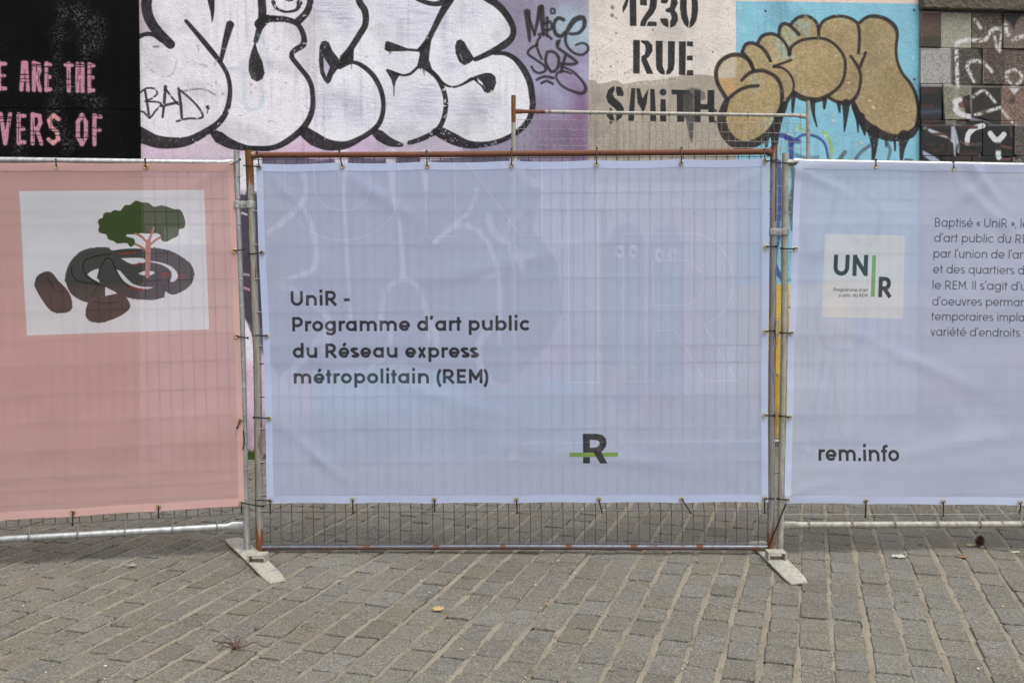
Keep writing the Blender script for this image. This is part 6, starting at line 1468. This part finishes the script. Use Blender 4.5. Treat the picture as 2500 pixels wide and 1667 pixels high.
leaf(2369, 1333, 0.052, 0.045, 0.4, (0.42, 0.29, 0.13), 'small ochre leaf touching the pine cone', curl=0.006)
leaf(2348, 1359, 0.075, 0.050, 0.1, (0.20, 0.125, 0.07), 'flat reddish brown leaf in front of the pine cone', curl=0.002)
leaf(2193, 1362, 0.070, 0.034, -0.3, (0.42, 0.41, 0.37), 'crumpled whitish paper scrap on the paving below the logo banner', 'paper', curl=0.014)
leaf(321, 1384, 0.052, 0.030, 0.0, (0.26, 0.26, 0.25), 'grey paper scrap on the paving below the pink banner', 'paper', curl=0.012)
leaf(1334, 1476, 0.022, 0.014, 0.5, (0.42, 0.20, 0.08), 'tiny orange leaf fragment in a joint below the wide banner, the left of two', curl=0.003)
leaf(2449, 1482, 0.022, 0.014, 0.9, (0.45, 0.28, 0.12), 'tiny tan leaf fragment near the right edge of the paving', curl=0.003)
leaf(2480, 1349, 0.05, 0.014, 0.2, (0.48, 0.46, 0.42), 'narrow whitish scrap at the far right edge of the paving', 'paper', curl=0.004)
# red-brown twig
g = ground(572, 1585); tr = empty('dry_twig', (g.x, g.y, 0), 'dry red brown root tangle on the paving at the lower left', 'twig')
m_tw = simple('twig_bark', (0.085, 0.030, 0.022), 0.8)
rr = random.Random(9)
for k, (dx, dy) in enumerate([(-45, -4), (-40, 10), (-22, -26), (20, -22), (28, -12), (85, 2), (22, 10), (-8, 14), (-30, -8), (10, -30)]):
    pts = []
    for i in range(7):
        t_ = i / 6; q = ground(572 + dx * t_ + rr.uniform(-3, 3) * (t_ > 0), 1583 + dy * t_ + rr.uniform(-3, 3) * (t_ > 0)); pts.append((q.x, q.y, 0.006 + 0.022 * math.sin(math.pi * t_) * rr.uniform(.2, 1)))
    MB().tube(pts, [0.0026 - 0.0002 * i for i in range(7)], 5).build('stem', m_tw, tr)
# gravel crumbs in the joints
m_grit = simple('grit', (0.42, 0.39, 0.33), 0.9, var=0.4, vscale=50)
V_ = []; F_ = []; rr = random.Random(21)
for k in range(2600):
    y = 3.3 + (rr.random() ** 1.3) * 4.6; x = rr.uniform(-.62, .62) * y; ci = round(Vector((x, y - 5.0)).dot(prp) / CP + 0.5) - 0.5
    sv = Vector((x, y - 5.0)).dot(dirv); p = prp * (ci * CP + 0.05 * math.sin(sv * .35) + rr.gauss(0, 0.010)) + dirv * sv + Vector((0, 5.0))
    if rr.random() < 0.25: p = Vector((x, y))
    s = rr.uniform(0.0012, 0.0036) * (2.2 if rr.random() < 0.03 else 1); z = 0.001 + s * .4
    bse = len(V_)
    for d in ((1, 0, 0), (-1, 0, 0), (0, 1, 0), (0, -1, 0), (0, 0, 1), (0, 0, -1)): V_.append((p.x + d[0] * s * rr.uniform(.7, 1.3), p.y + d[1] * s * rr.uniform(.7, 1.3), z + d[2] * s * .8))
    F_ += [tuple(bse + i for i in f) for f in ((0, 2, 4), (2, 1, 4), (1, 3, 4), (3, 0, 4), (2, 0, 5), (1, 2, 5), (3, 1, 5), (0, 3, 5))]
o = MB().add(V_, F_).build('grit', m_grit, None, False); tag(o, 'pale grit scattered in the paving joints', 'grit', kind='stuff')
# weeds at the foot of the wall and in the joints
m_gr = simple('weed_green', (0.10, 0.15, 0.035), 0.7, var=0.4, vscale=30)
mb = MB(); rr = random.Random(4)
def tuft(x, y, n, hgt, spread):
    for k in range(n):
        a = rr.uniform(0, 6.28); r_ = rr.uniform(0, spread); b0 = Vector((x + r_ * math.cos(a), y + r_ * math.sin(a) * .5, 0)); l = hgt * rr.uniform(.4, 1)
        t_ = b0 + Vector((rr.uniform(-.5, .5) * l, rr.uniform(-.5, .5) * l, l)); s = Vector((0.0022, 0, 0)); s.rotate(Matrix.Rotation(rr.uniform(0, 3.1), 3, 'Z'))
        md_ = b0.lerp(t_, .6) + Vector((0, 0, l * .12)); mb.add([b0 - s, b0 + s, md_ + s * .8, md_ - s * .8, t_], [(0, 1, 2, 3), (3, 2, 4)])
wg = WALL.pt(598, 1118)
for k in range(150):
    u = rr.uniform(WU0, WU1) if k > 26 else float(WALL.uv([(598 + rr.uniform(-25, 35), 1100)])[0, 0])
    q = WALL.at(u, 0, 0.03 + rr.uniform(0, .05)); tuft(q.x, q.y, 22, 0.03 + 0.05 * rr.random() + (0.03 if k <= 26 else 0), 0.035)
for k in range(60):
    ci_ = rr.randrange(-8, 22); s_ = rr.uniform(-1.2, 2.6); q = prp * ((ci_ + 0.5) * CP + (col_off(ci_, s_) + col_off(ci_ + 1, s_)) / 2) + dirv * s_ + Vector((0.0, 5.0))
    tuft(q.x, q.y, 7, 0.006, 0.012)
for px_, py_ in [(2070, 1332), (2130, 1330), (2210, 1470), (1370, 1622), (2247, 1330), (1780, 1445), (2235, 1455), (1860, 1365), (1495, 1640)]:
    q = ground(px_, py_); tuft(q.x, q.y, 16, 0.009, 0.02)
o = mb.build('weeds', m_gr, None, False); tag(o, 'small green weeds at the foot of the wall and in joints', 'weeds', kind='stuff')
